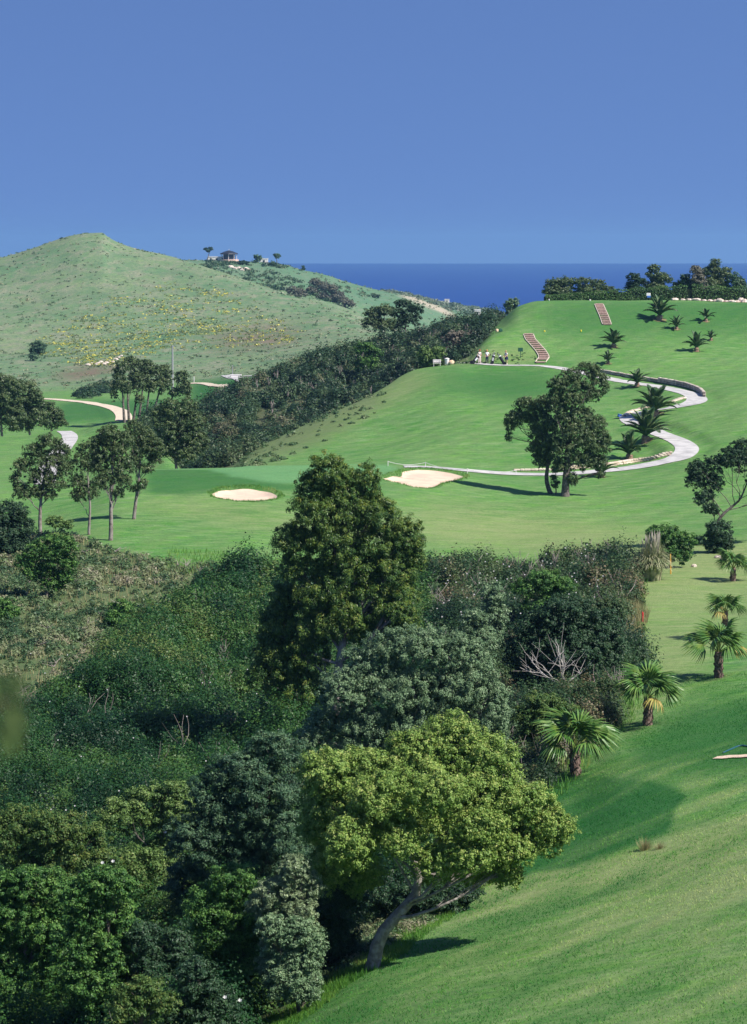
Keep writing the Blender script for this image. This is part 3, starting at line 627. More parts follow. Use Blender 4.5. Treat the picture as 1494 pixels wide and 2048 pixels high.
tree('olive_bush', 'pale silver green wild olive bush at the lawn edge', 'shrub', 53.6, 595,
     [(590, 1740, 34, 34), (618, 1775, 30, 30), (555, 1790, 48, 36), (600, 1820, 36, 34), (520, 1815, 30, 26)],
     L_OLIVE, None, .07, .06, 10, clump=.2, dens=.9, aspect=.35, twigs=10, up=.6, stem='stem')
tree('low_bush', 'grey green bush with dense leaves right below the pale olive bush', 'shrub', 53.0, 600,
     [(600, 1870, 46, 38), (630, 1890, 26, 30), (570, 1900, 46, 34), (610, 1925, 38, 26), (545, 1860, 36, 32)], L_SILVER, None, .06, .052, 11, clump=.2, dens=1.0, stem='stem')
tree('low_bush', 'dark undergrowth behind the crooked grey trunk', 'shrub', 61, 850, [(830, 1800, 60, 32), (890, 1800, 50, 28), (780, 1810, 50, 34), (930, 1790, 35, 22)], L_DARK, None, .05, .07, 48, clump=.25, stem='stem')
tree('rusty_bush', 'low rusty orange tinted bush at the bottom edge', 'shrub', 49, 285,
     [(285, 1985, 50, 30), (320, 2010, 40, 28), (255, 2020, 45, 30)], L_RUST, None, .04, .055, 12, clump=.28, stem='stem')
tree('yellowgreen_bush', 'yellowish green bush with pale tips above the corner trees', 'shrub', 67, 300,
     [(300, 1605, 62, 34), (350, 1588, 32, 28), (245, 1635, 55, 38), (330, 1650, 55, 38), (365, 1625, 35, 35)], L_YEL, None, .06, .07, 13, clump=.25, dens=.9, stem='stem', twigs=14)
tree('low_bush', 'olive brown bush at the left edge above the corner tree', 'shrub', 66, 90,
     [(40, 1650, 70, 38), (110, 1665, 65, 38), (170, 1680, 50, 38), (0, 1690, 60, 40), (90, 1720, 80, 40), (200, 1730, 50, 35)], L_RUST, None, .06, .07, 14, clump=.25, dens=.8, stem='stem', twigs=16)
for i, (bx, D, lob, lab) in enumerate([
    (250, 54, [(285, 1880, 40, 40), (300, 1950, 45, 45), (350, 1900, 40, 50)], 'shaded bush filling the gap left of the leafy tree'),
    (650, 57, [(650, 1850, 40, 60), (690, 1800, 45, 60), (680, 1900, 50, 45)], 'dark bush behind the crooked trunk of the lime tree'),
    (400, 50, [(395, 1960, 45, 45), (420, 2010, 60, 40), (340, 2020, 50, 30)], 'dark low bush at the foot of the leafy tree near the lawn')]):
    tree('low_bush', lab, 'shrub', D, bx, lob, L_DARK, None, .05, .065, 40+i, clump=.25, stem='stem')

# scrub edge by the palms
tree('dark_bush', 'big round dark green bush left of the red stake', 'shrub', 104, 1135,
     [(1130, 1235, 70, 42), (1190, 1265, 55, 45), (1075, 1270, 55, 45), (1040, 1310, 35, 40), (1130, 1300, 85, 50), (1210, 1310, 45, 45), (1090, 1345, 70, 40), (1180, 1350, 60, 35)],
     L_DARK, None, .1, .11, 15, clump=.2, dens=1.1, stem='stem')
b = MB(); rg = np.random.default_rng(4); o = P(1125, 1372, 101.5)
for e in [(1040, 1335), (1060, 1315), (1110, 1280), (1118, 1300), (1150, 1320), (1165, 1340), (1085, 1330), (1130, 1325)]:
    q = P(e[0], e[1], 100.9+rg.random()); pts = limb(b, np.zeros(3), q-o, .038, .012, rg, .12, 6, 5)
    for _ in range(6): limb(b, pts[rg.integers(2, 6)], q-o+rg.normal(size=3)*.45, .014, .004, rg, .1, 3, 4)
o_ = b.build('dead_branches', DEAD, None, True, o); tag(o_, 'bleached bare dead branches in front of the round dark bush', 'branches')
for i, (nm, bx, D, lob, m_, lab, lf) in enumerate([
    ('green_bush', 1090, 122, [(1085, 1165, 45, 26), (1120, 1175, 30, 24), (1050, 1180, 30, 22)], L_FRESH, 'bright green bush in the scrub above the round dark bush', .11),
    ('silver_bush', 985, 114, [(985, 1195, 24, 30), (990, 1230, 28, 25)], L_SILVER, 'upright blue grey bush in the scrub right of the eucalyptus', .10),
    ('silver_bush', 958, 108, [(950, 1245, 28, 28), (965, 1280, 32, 30), (930, 1285, 25, 25)], L_SILVER, 'blue grey bush touching the top of the silver tree', .10),
    ('brown_bush', 1215, 116, [(1215, 1220, 32, 22), (1195, 1240, 30, 22), (1235, 1245, 22, 20)], G_BROWN, 'brownish bush just above the round dark bush on its right', .11),
    ('low_bush', 1090, 90, [(1085, 1410, 45, 25), (1120, 1425, 40, 25), (1055, 1435, 40, 25)], L_RUST, 'olive brown low bush below the dead branches', .09),
    ('green_bush', 1180, 96, [(1185, 1385, 35, 18), (1215, 1372, 25, 16)], G_BROWN, 'small weedy bush with pink flowers right of the dead branches', .09),
    ('green_bush', 1340, 149, [(1335, 1072, 34, 22), (1370, 1082, 26, 18), (1310, 1070, 22, 18)], L_FRESH, 'green bush behind the plumes of the pampas grass', .14),
    ('dark_bush', 1437, 156, [(1437, 1062, 26, 22), (1425, 1078, 22, 16), (1452, 1080, 18, 14)], L_DARK, 'dark round bush at the foot of the leaning tree', .14),
    ('green_bush', 240, 128, [(245, 1222, 28, 22), (225, 1238, 20, 16), (258, 1240, 18, 14)], L_FRESH, 'small bright round bush alone on the dry slope', .12),
    ('dark_bush', 10, 158, [(15, 1035, 40, 32), (45, 1055, 28, 22), (0, 1065, 40, 26), (-30, 1040, 40, 35)], L_DARK, 'dark bush at the left edge beside the eucalyptus trees', .15),
    ('green_bush', 0, 131, [(5, 1218, 28, 22), (25, 1228, 15, 14), (-20, 1225, 25, 20)], L_FRESH, 'fresh green bush cut by the left edge on the dry slope', .12),
    ('green_bush', 118, 155, [(110, 1045, 20, 12), (135, 1050, 14, 10)], L_YEL, 'small olive bush behind the leftmost eucalyptus trunk', .14),
    ('pale_bush', 862, 287, [(850, 708, 16, 14), (875, 706, 18, 13), (865, 718, 26, 12)], L_YEL, 'pale yellow green bush beside the white bench', .22),
    ('grey_bush', 925, 301, [(912, 678, 26, 16), (942, 678, 24, 17), (930, 694, 34, 16)], leafmat('grey_twiggy_leaves', [(0, (.07, .07, .06)), (.5, (.14, .13, .11)), (1, (.26, .24, .21))], .1), 'dry grey brown bush behind the golfers', .22),
    ('green_bush', 738, 330, [(730, 698, 24, 14), (748, 704, 18, 12)], L_FRESH, 'rounded fresher bush in the dark scrub on the ravine bank', .26),
    ('grey_bush', 1025, 345, [(1025, 606, 14, 10), (1018, 612, 12, 9)], L_SILVER, 'small silvery bush where the tee slope meets the sea', .26),
    ('far_bush', 76, (709, 480, 800), [(76, 693, 17, 12), (70, 702, 12, 7)], L_GREY, 'larger grey green bush on the foot of the far hill', .4),
    ('far_bush', 66, (722, 480, 800), [(66, 714, 12, 8)], L_GREY, 'smaller grey green bush just below the larger one on the far hill', .4)]):
    tree(nm, lab, 'shrub', D, bx, lob, m_, None, .05*(D if not isinstance(D, tuple) else 500)/100, lf, 60+i, clump=.27, dens=1.0, stem='stem', twigs=4)

# pampas grass
def pampas():
    D = 143; base = ground(1304, D); root = empty('pampas_grass', base); tag(root, 'tall pampas grass clump with pale upright plumes at the end of the scrub', 'grass clump')
    rg = np.random.default_rng(8); b = MB()
    for i in range(1300):
        a = rg.random()*6.28; sp = rg.random()**.7*1.25; h = 1.25+rg.random()*1.1; r0 = rg.random()*.55; V = []
        for t in (0, .35, .65, .85, 1.0):
            r = sp*t**1.6*1.1; z = h*(t*1.4-.75*t**3*sp); V.append((math.cos(a)*(r+r0), math.sin(a)*(r+r0), z))
        w = .03; n = (-math.sin(a)*w, math.cos(a)*w)
        VV = []
        for k, v in enumerate(V):
            s = 1-.8*k/4; VV += [(v[0]-n[0]*s, v[1]-n[1]*s, v[2]), (v[0]+n[0]*s, v[1]+n[1]*s, v[2])]
        b.add(VV, [(2*k, 2*k+1, 2*k+3, 2*k+2) for k in range(4)])
    b.build('leaves', mat('pampas_blades', (.20, .24, .11, 1), .6, .2, ((.42, .40, .24, 1), 3, .45, .6)), root)
    b = MB()
    for i in range(34):
        a = rg.random()*6.28; r = rg.random()*.9; x, y = math.cos(a)*r*.4, math.sin(a)*r*.4; h = 2.3+rg.random()*1.0
        t = np.array([math.cos(a)*r*.75, math.sin(a)*r*.5, h]); s = np.array([x, y, .2])
        b.tube([s, s+(t-s)*.7, t-(t-s)*.22], [.014, .012, .012], 4, False); b.tube([t-(t-s)*.24, t-(t-s)*.12, t], [.015, .036, .006], 5, False)
    b.build('plumes', mat('pampas_plume', (.42, .38, .31, 1), .9, .1), root)
pampas()

# left eucalyptus group
GL = 'eucalyptus trees on the edge of the left fairway'
GP = dict(clump=.22, dens=.7, shrink=.95, aspect=.36, droop=.4, bark=PALEBARK, flat=1.0, group=GL)
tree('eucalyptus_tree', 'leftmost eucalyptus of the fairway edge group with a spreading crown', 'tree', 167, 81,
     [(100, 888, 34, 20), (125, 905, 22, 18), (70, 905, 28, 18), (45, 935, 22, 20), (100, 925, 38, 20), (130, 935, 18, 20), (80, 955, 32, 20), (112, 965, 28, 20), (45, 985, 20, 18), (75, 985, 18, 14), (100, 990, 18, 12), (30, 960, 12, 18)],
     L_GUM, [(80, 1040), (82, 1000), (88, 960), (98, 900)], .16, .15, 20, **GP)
tree('eucalyptus_tree', 'short thin trunked eucalyptus leaning left, second from the left of the group', 'tree', 163, 178,
     [(178, 900, 24, 20), (160, 925, 22, 18), (190, 935, 22, 20), (155, 965, 20, 20), (178, 985, 24, 18), (152, 990, 14, 16)],
     L_GUM, [(178, 1060), (180, 1010), (176, 960), (178, 910)], .11, .15, 21, **GP)
tree('eucalyptus_tree', 'tallest eucalyptus of the fairway edge group with a long straight pale trunk', 'tree', 160, 221,
     [(218, 868, 30, 20), (245, 880, 24, 20), (200, 890, 24, 22), (230, 905, 34, 22), (200, 925, 24, 22), (245, 935, 26, 22), (222, 955, 26, 20), (250, 965, 16, 16), (200, 965, 20, 18), (235, 985, 16, 14)],
     L_GUM, [(222, 1060), (222, 1000), (225, 940), (222, 880)], .17, .15, 22, **GP)
tree('eucalyptus_tree', 'rightmost eucalyptus of the fairway edge group with a forked bent trunk', 'tree', 169, 268,
     [(268, 858, 24, 20), (290, 875, 26, 20), (312, 895, 20, 18), (285, 905, 28, 20), (310, 920, 18, 14), (268, 925, 18, 18), (292, 940, 18, 12), (285, 968, 14, 12), (270, 980, 12, 10), (255, 880, 16, 20)],
     L_GUM, [(268, 1035), (272, 1000), (276, 970), (280, 920), (275, 870)], .15, .15, 23, **GP)
tree('dark_tree', 'dark spreading tree behind the left group against the ravine scrub', 'tree', 243, 355,
     [(340, 812, 22, 16), (372, 815, 22, 16), (320, 832, 20, 18), (355, 835, 34, 20), (388, 845, 24, 24), (330, 860, 30, 22), (365, 868, 36, 24), (395, 885, 24, 22), (345, 895, 36, 22), (375, 912, 32, 18), (320, 905, 20, 20)],
     L_GUM, None, .18, .2, 24, clump=.26, dens=.85, aspect=.5)
tree('shrub_tree', 'bright green bushy small tree on the dry slope at left', 'tree', 139, 97,
     [(100, 1088, 30, 20), (130, 1095, 24, 22), (70, 1105, 24, 20), (50, 1125, 22, 18), (105, 1118, 38, 24), (135, 1130, 20, 20), (85, 1145, 30, 20), (125, 1158, 24, 18), (60, 1145, 20, 14), (105, 1170, 26, 16)],
     L_FRESH, None, .12, .125, 25, clump=.26, dens=.85, aspect=.55)
# dark trees on the far left
GM = 'dark trees at the left edge above the fairway'
for i, (bx, D, lob, lab) in enumerate([(5, 318, [(0, 765, 30, 18), (25, 775, 24, 20), (-25, 790, 30, 30), (10, 800, 36, 26), (0, 835, 40, 26), (30, 840, 24, 24)], 'tallest dark tree cut by the left edge above the fairway'),
    (62, 322, [(50, 782, 24, 20), (70, 800, 24, 20), (45, 815, 28, 24), (70, 835, 28, 22), (45, 850, 26, 16)], 'dark tree second from the left edge above the fairway'),
    (105, 326, [(92, 818, 22, 16), (112, 830, 18, 14), (100, 845, 28, 14), (125, 848, 12, 9)], 'low dark tree at the right end of the dark tree mass at left')]):
    tree('dark_tree', lab, 'tree', D, bx, lob, L_GUM, None, .2, .26, 30+i, clump=.25, dens=1.0, aspect=.5, bark=PALEBARK, group=GM, twigs=14)
# tall clump in the middle distance
GC = 'tall eucalyptus clump beyond the left fairway'
clump_t = [(250, [(243, 738, 16, 16), (238, 760, 14, 20), (228, 785, 8, 20), (250, 775, 14, 16)], 'leftmost tree of the tall far clump, its foliage hanging low'),
           (259, [(262, 728, 20, 14), (270, 755, 14, 16)], 'second tree from the left in the tall far clump'),
           (265, [(275, 770, 14, 22), (280, 800, 10, 10)], 'short pale tree low in the middle of the tall far clump'),
           (276, [(290, 732, 20, 14), (285, 755, 16, 16)], 'tree with the highest crown in the middle of the tall far clump'),
           (290, [(305, 745, 18, 15), (300, 772, 18, 15)], 'tree right of the middle in the tall far clump'),
           (304, [(328, 745, 18, 15), (318, 772, 16, 18), (335, 765, 12, 14)], 'second tree from the right in the tall far clump'),
           (322, [(362, 755, 16, 14), (368, 775, 15, 16), (350, 785, 14, 10), (375, 792, 8, 10)], 'rightmost leaning tree of the tall far clump')]
for i, (bx, lob, lab) in enumerate(clump_t):
    tree('eucalyptus_tree', lab, 'tree', 352+i*1.5, bx, lob, L_GUM, None, .26, .27, 50+i, clump=.27, dens=.95, aspect=.5, group=GC, twigs=6)

# pair of trees on the middle lawn
GT = dict(clump=.23, dens=.85, aspect=.42, droop=.35, flat=1.0)
tree('leaning_tree', 'left tree of the pair on the lawn, slender trunk curving left with drooping branches', 'tree', 194, 1104,
     [(1052, 812, 26, 18), (1032, 835, 20, 18), (1020, 852, 12, 18), (1017, 875, 6, 14), (1085, 812, 26, 20), (1060, 835, 20, 14), (1085, 845, 26, 22), (1072, 870, 16, 20), (1070, 900, 16, 18), (1095, 880, 26, 28), (1085, 920, 20, 18), (1105, 910, 16, 22)],
     L_GUM, [(1100, 985), (1093, 960), (1095, 935), (1100, 890), (1085, 840)], .22, .17, 26, **GT)
tree('broad_tree', 'right tree of the pair on the lawn, thick grey trunk and tall two-tiered crown', 'tree', 192, 1130,
     [(1175, 738, 26, 13), (1140, 750, 24, 13), (1195, 758, 22, 18), (1115, 770, 24, 16), (1150, 772, 34, 18), (1208, 775, 10, 20), (1110, 792, 18, 14), (1145, 800, 34, 16), (1185, 790, 22, 14), (1120, 815, 20, 14), (1160, 832, 34, 18), (1125, 845, 30, 22), (1188, 850, 26, 22), (1205, 880, 16, 24), (1150, 870, 36, 26), (1185, 895, 34, 24), (1130, 900, 28, 24), (1160, 925, 30, 20), (1195, 925, 20, 16), (1120, 935, 18, 14), (1200, 948, 10, 9), (1143, 960, 14, 14)],
     L_GUM, [(1131, 975), (1133, 945), (1137, 900), (1140, 840), (1150, 780)], .36, .17, 27, **GT)
tree('sapling', 'thin straight sapling between the two lawn trees', 'tree', 193, 1112, [(1110, 968, 9, 8), (1107, 955, 7, 6), (1112, 940, 8, 8)],
     L_GUM, [(1112, 980), (1111, 940)], .07, .16, 28, clump=.4, dens=1, aspect=.5, twigs=2)
tree('leaning_tree', 'dark tree leaning in from the right edge over its bent branches', 'tree', 160, 1432,
     [(1395, 940, 24, 18), (1425, 932, 30, 20), (1390, 962, 22, 20), (1420, 965, 28, 20), (1410, 1000, 22, 22), (1425, 1020, 16, 12), (1460, 915, 30, 22), (1485, 895, 30, 18), (1490, 925, 30, 24), (1520, 950, 30, 30), (1530, 1000, 30, 30)],
     L_DARK, [(1434, 1050), (1445, 1030), (1468, 1010), (1482, 995), (1500, 950)], .16, .15, 29, clump=.24, dens=.8, aspect=.45)

# trees on the ravine bank and on the skyline at right
for i, (nm, bx, D, lob, m_, lab, lf) in enumerate([
    ('bank_tree', 765, 366, [(748, 628, 20, 14), (770, 622, 16, 14), (745, 648, 20, 16), (770, 650, 20, 16)], L_GUM, 'pale branched tree at the left of the pair standing out of the ravine scrub', .27),
    ('bank_tree', 812, 368, [(805, 610, 22, 11), (830, 620, 18, 13), (795, 628, 20, 13), (820, 640, 28, 15), (795, 652, 18, 12)], L_DARK, 'dark dense tree at the right of the pair standing out of the ravine scrub', .27),
    ('hedge_tree', 1120, 350, [(1110, 568, 20, 12), (1135, 566, 20, 12), (1100, 584, 16, 12), (1125, 584, 30, 14)], L_GUM, 'left rounded tree of the low wide clump on the skyline', .25),
    ('hedge_tree', 1180, 350, [(1165, 566, 22, 11), (1195, 570, 20, 11), (1215, 580, 14, 9), (1175, 584, 34, 13), (1230, 588, 10, 7)], L_GUM, 'right rounded tree of the low wide clump on the skyline', .25),
    ('skyline_tree', 1275, 352, [(1268, 556, 14, 10), (1262, 575, 12, 12), (1282, 570, 16, 14), (1275, 588, 20, 10)], L_DARK, 'lower dark tree left in the separate pair on the skyline', .25),
    ('skyline_tree', 1318, 352, [(1308, 538, 14, 9), (1300, 550, 8, 8), (1320, 556, 18, 12), (1335, 558, 10, 10), (1312, 575, 22, 13)], L_GUM, 'taller tree right in the separate pair on the skyline with showing trunks', .25),
    ('skyline_tree', 1370, 353, [(1372, 560, 14, 12), (1358, 575, 14, 12), (1385, 575, 16, 14), (1350, 588, 12, 8)], L_DARK, 'dark tree at the left end of the big skyline clump', .25),
    ('skyline_tree', 1396, 352, [(1392, 542, 13, 11), (1398, 560, 16, 16), (1400, 580, 16, 12)], leafmat('ashy_leaves', [(0, (.05, .06, .045)), (.5, (.12, .125, .10)), (1, (.22, .21, .18))], .2), 'ashy grey sparse tree in the big skyline clump', .25),
    ('skyline_tree', 1432, 354, [(1430, 527, 12, 9), (1422, 545, 22, 13), (1445, 550, 20, 16), (1435, 572, 26, 18)], L_GUM, 'tallest tree of the big skyline clump', .25),
    ('skyline_tree', 1475, 353, [(1468, 560, 14, 14), (1482, 568, 12, 14), (1470, 580, 16, 12), (1500, 585, 16, 10)], L_GREY, 'blueish thin tree at the right end of the skyline clump', .25)]):
    tree(nm, lab, 'tree', D, bx, lob, m_, None, .2, lf, 80+i, clump=.27, dens=1.0, aspect=.5, twigs=7, bark=PALEBARK, skirt=(nm != 'bank_tree'))

# far hill trees and bushes
FG = 'dark clump of trees on the flank of the second hill'
for i, (bx, lob, lab) in enumerate([(592, [(585, 582, 12, 9), (600, 588, 14, 9)], 'leftmost low bushes of the dark clump on the second hill'),
    (635, [(630, 566, 12, 9), (645, 576, 16, 12), (622, 582, 12, 10)], 'tallest tree of the dark clump on the second hill'),
    (662, [(662, 578, 13, 10), (675, 592, 15, 11), (650, 595, 16, 10)], 'middle tree of the dark clump on the second hill'),
    (690, [(688, 602, 12, 9), (700, 608, 12, 8)], 'rightmost low tree of the dark clump on the second hill')]):
    tree('far_tree', lab, 'tree', (max(l[1]+l[3]*.8 for l in lob), 900, 1155), bx, lob, leafmat('purplish_leaves', [(0, (.06, .075, .07)), (.5, (.11, .125, .10)), (1, (.19, .17, .13))], .2) if i == 0 else bpy.data.materials['purplish_leaves'], None, .4, .62, 100+i, clump=.3, dens=1.2, aspect=.6, group=FG, twigs=4)
for i, (nm, bx, D, lob, m_, lab) in enumerate([
    ('umbrella_tree', 414, 1158, [(412, 499, 5, 3), (421, 498, 6, 3.5), (417, 502, 5, 2.5)], L_DARK, 'flat topped umbrella shaped tree alone on the skyline of the second hill'),
    ('far_tree', 516, 1160, [(512, 514, 6, 4.5), (520, 516, 5, 4.5), (515, 521, 8, 4)], L_GREY, 'bushy tree right of the pavilion on the hilltop'),
    ('far_tree', 554, 1160, [(551, 511, 4, 3.5), (557, 511, 4, 3.5), (554, 515, 4, 2.5)], L_GREY, 'small thin tree at the right end of the hilltop'),
    ('far_bush', 422, (544, 900, 1160), [(418, 535, 8, 4), (427, 540, 7, 4)], L_GREY, 'dark bush below the umbrella shaped tree'),
    ('far_bush', 484, (530, 900, 1165), [(484, 526, 14, 4)], L_DARK, 'wide green bush below the pavilion'),
    ('far_bush', 545, (533, 900, 1165), [(545, 528, 8, 5)], L_GREY, 'round bush below the thin hilltop tree'),
    ('far_bush', 551, (584, 900, 1155), [(550, 577, 9, 7)], L_GREY, 'single dark bush left of the dark clump on the second hill'),
    ('far_bush', 752, (597, 900, 1200), [(752, 593, 9, 4)], L_DARK, 'flat green bush low on the right flank of the second hill'),
    ('far_bush', 606, 1155, [(606, 534, 3.5, 2.5)], L_DARK, 'tiny bush where the hill meets the sea horizon')]):
    tree(nm, lab, 'tree' if 'tree' in nm else 'shrub', D, bx, lob, m_, None, .3 if 'tree' in nm else .1, .6, 110+i, clump=.35, dens=1.3, aspect=.7, twigs=2, stem='trunk' if 'tree' in nm else 'stem')

# hill ground cover
carpet('dark_brush', 'brush line in the fold between the two far hills', (RR > 1000) & (RR < 1120) & (CC > 400) & (CC < 760) & (fnoise(XX/30, RR/30) > .0), 260, .7, 2.0, .6, G_BANK, 77, leafk=.0008, dens=.6)
hl = (RR > 500) & (CC > -150) & (CC < 1010)
carpet('hill_tufts', 'small dark tufts and low shrubs dotted over the far hillsides', hl & (RR < 1300), 13000, .2, .75, .5, leafmat('tuft_leaves', [(0, (.05, .10, .055)), (.5, (.09, .15, .08)), (1, (.19, .20, .13))], .1), 70, leafk=.0007, tb=.55, dens=.5, spread=.9)
carpet('hill_tufts', 'dense low coastal scrub on the headland', (RR > 1230) & (RR < 1480) & (CC > 760) & (CC < 1060), 700, 1, 3, .5, leafmat('coast_leaves', [(0, (.06, .10, .075)), (.5, (.10, .15, .11)), (1, (.18, .20, .16))], .1), 71, leafk=.0007, dens=.6)
carpet('gorse_flowers', 'yellow flowering gorse cushions dotted over the far hill', (flow*(.75+.9*fnoise(XX/11, RR/11)) > .40) & (RR < 990), 6500, .18, .5, .6, L_GORSE, 72, leafk=.0007, tb=.56, dens=.5, spread=.9)
carpet('dark_brush', 'dark brush strip at the foot of the far hill beside the fairway', zrow([(160, 790), (235, 766), (215, 782), (150, 796)], 380, 560), 60, 1, 2, .8, G_BANK, 73, leafk=.0009)
carpet('dark_brush', 'tussocks and low brush on the steep flank left of the fairway mound', (flank > .35) & (RR < 272), 200, .2, .6, .6, G_YG if 'G_YG' in globals() else G_DRY, 74, leafk=.0009, tb=.35)
# loose bushes softening the right edge of the scrub
SB = 'loose small bushes at the right edge of the scrub'
for i, (bx, by, r, m_, lab) in enumerate([(1262, 1215, 22, G_BROWN, 'small brown bush nearest the red stake on its upper left'), (1278, 1262, 13, L_YEL, 'tiny yellowish bush at the foot of the red stake'), (1262, 1300, 24, L_DARK, 'small dark bush below the red stake at the scrub edge'),
    (1250, 1345, 24, G_BROWN, 'small brownish bush at the scrub edge between the red stake and the palms'), (1222, 1392, 26, L_FRESH, 'small green bush behind the second nearest fan palm'), (1165, 1440, 26, G_BROWN, 'small brown bush behind the nearest fan palm crown'),
    (1240, 1170, 20, L_FRESH, 'small green bush at the scrub corner below the pampas grass'), (1065, 1545, 26, L_DARK, 'dark little bush at the lawn edge left of the nearest fan palm'), (1035, 1600, 28, L_FRESH, 'green little bush between the lime tree and the dark green tee'), (1395, 1090, 14, L_GREY, 'small grey bush right of the green bush beyond the pampas grass')]):
    tree('edge_bush', lab, 'shrub', (by, 65, 165), bx, [(bx, by-r*.7, r, r*.7), (bx-r*.7, by-r*.4, r*.7, r*.5), (bx+r*.6, by-r*.35, r*.7, r*.5)], m_, None, .03, .09, 140+i, clump=.3, stem='stem', twigs=4, group=SB)
# ------------------------------------------------------------------ palms
SOILR = mat('bare_soil', (.20, .15, .09, 1), .95, .05, ((.13, .20, .06, 1), 5, .45, .6))
PALMTRUNK = mat('palm_trunk_fibre', (.10, .065, .055, 1), .95, .1, ((.26, .19, .16, 1), 14, .42, .62), 1.0, 22)
FANLEAF = mat('fan_leaf_green', (.055, .145, .025, 1), .45, .4, ((.16, .23, .045, 1), 2.2, .42, .62))
FANOLD = mat('fan_leaf_yellow', (.26, .24, .05, 1), .6, .2, ((.34, .26, .09, 1), 4, .4, .6))
PETI = mat('palm_petiole', (.22, .26, .07, 1), .5, .3)
def fan_mesh(nseg=26, droop=.35, R=.62, seed=0):
    """one fan leaf: stalk rising from the origin along +Y, pleated blade at its end"""
    rg = random.Random(seed); v = []; f = []
    L0 = .72
    for k in range(nseg):
        a = math.radians(-118+236*k/(nseg-1)); l = R*(1-.14*abs(a)/2)*(.92+.14*rg.random()); w = math.radians(236/nseg)*.5
        up = .03 if k % 2 else -.03
        d = lambda ang, r, z: (math.sin(ang)*r, L0+math.cos(ang)*r, z-droop*(r/R)**2*.30-.10*abs(math.sin(ang))*r)
        i = len(v); dr = .10+.16*rg.random()
        e = d(a+rg.uniform(-.03, .03), l, -dr)
        v += [d(a, .02, 0), d(a-w, l*.55, up), d(a+w, l*.55, -up), d(a-w*.55, l*.8, up-dr*.3), d(a+w*.55, l*.8, -dr*.3), e]
        f += [(i, i+1, i+2), (i+1, i+3, i+4, i+2), (i+3, i+5, i+4)]
    me = bpy.data.meshes.new('fan_blade'); me.from_pydata(v, [], f); me.update(); return me
def stalk_mesh():
    b = MB(); b.tube([(0, 0, 0), (0, .25, .015), (0, .5, .01), (0, .74, 0)], [.026, .018, .013, .010], 5)
    me = bpy.data.meshes.new('stalk'); me.from_pydata(b.v, [], b.f); me.update(); return me
fans = [fan_mesh(26, .4+.35*i, .60, i) for i in range(4)]; stalk_me = stalk_mesh()
for m_ in fans: m_.materials.append(FANLEAF)
oldfan = fan_mesh(20, 1.3, .5, 9); oldfan.materials.append(FANOLD)
stalk_me.materials.append(PETI)
def palm_trunk(h, r, seed, bulge=.15):
    rg = random.Random(seed); b = MB(); n = 10
    b.tube([(0, 0, -.15)]+[(.02*math.sin(i), 0, h*i/n) for i in range(n+1)], [r*1.15]+[r*(1.12-.25*i/n+bulge*math.exp(-((i/n-.75)/.2)**2)*.5) for i in range(n+1)], 12)
    for i in range(int(h/.05)):                       # boot stubs in a spiral
        for k in range(3):
            a = i*2.4+k*2.09; z = i*.05+.04; rr = r*(1.05-.2*z/h)
            c = np.array([math.cos(a)*rr, math.sin(a)*rr, z]); u = np.array([math.cos(a)*.055, math.sin(a)*.055, .075])
            b.tube([c*np.array([.8, .8, 1])-u*.2, c+u*(.7+.5*rg.random())], [.045, .018], 4)
    return b
def fan_palm(px, D, h, R, lean, label, seed, nl=20, oldn=1):
    base = ground(px, D); root = empty('fan_palm', base, seed*1.3); tag(root, label, 'palm', 'fan palms along the lower fairway edge')
    palm_trunk(h, .15*R/.8, seed).build('trunk', PALMTRUNK, root)
    rg = random.Random(seed)
    for i in range(nl):
        t = i/(nl-1); el = math.radians(84-66*t**1.3+rg.uniform(-6, 6)); az = i*2.399+rg.uniform(-.25, .25); s = R*(.85+.3*rg.random())*(1.0-.22*(t < .15))
        M = Matrix.Translation((0, 0, h-.05)) @ Matrix.Rotation(az, 4, 'Z') @ Matrix.Rotation(el, 4, 'X') @ Matrix.Rotation(rg.uniform(-.5, .5), 4, 'Y') @ Matrix.Scale(s/.8, 4)
        o = bpy.data.objects.new('frond', oldfan if i >= nl-oldn else fans[rg.randrange(4) if t < .6 else 2+rg.randrange(2)]); COL.objects.link(o); o.parent = root; o.matrix_basis = M
        st = bpy.data.objects.new('stalk', stalk_me); COL.objects.link(st); st.parent = o
    return root
fan_palm(1150, 85, 1.05, 1.02, 0, 'nearest fan palm, widest crown on a short dark trunk above the dark green tee', 1, 17, 0)
fan_palm(1296, 92.5, 1.15, .96, 0, 'fan palm with a yellow dying frond, second nearest of the row', 2, 17, 1)
fan_palm(1437, 104, 1.2, 1.0, 0, 'fan palm on a thick brown trunk with a smaller palm just behind its crown', 3, 17)
fan_palm(1450, 117, 1.35, .76, 0, 'small fan palm whose yellow green crown shows right above another palm', 4, 13, 2)
fan_palm(1466, 143, .85, .88, 0, 'farthest fan palm, by the right edge near the pampas grass', 5, 16, 0)

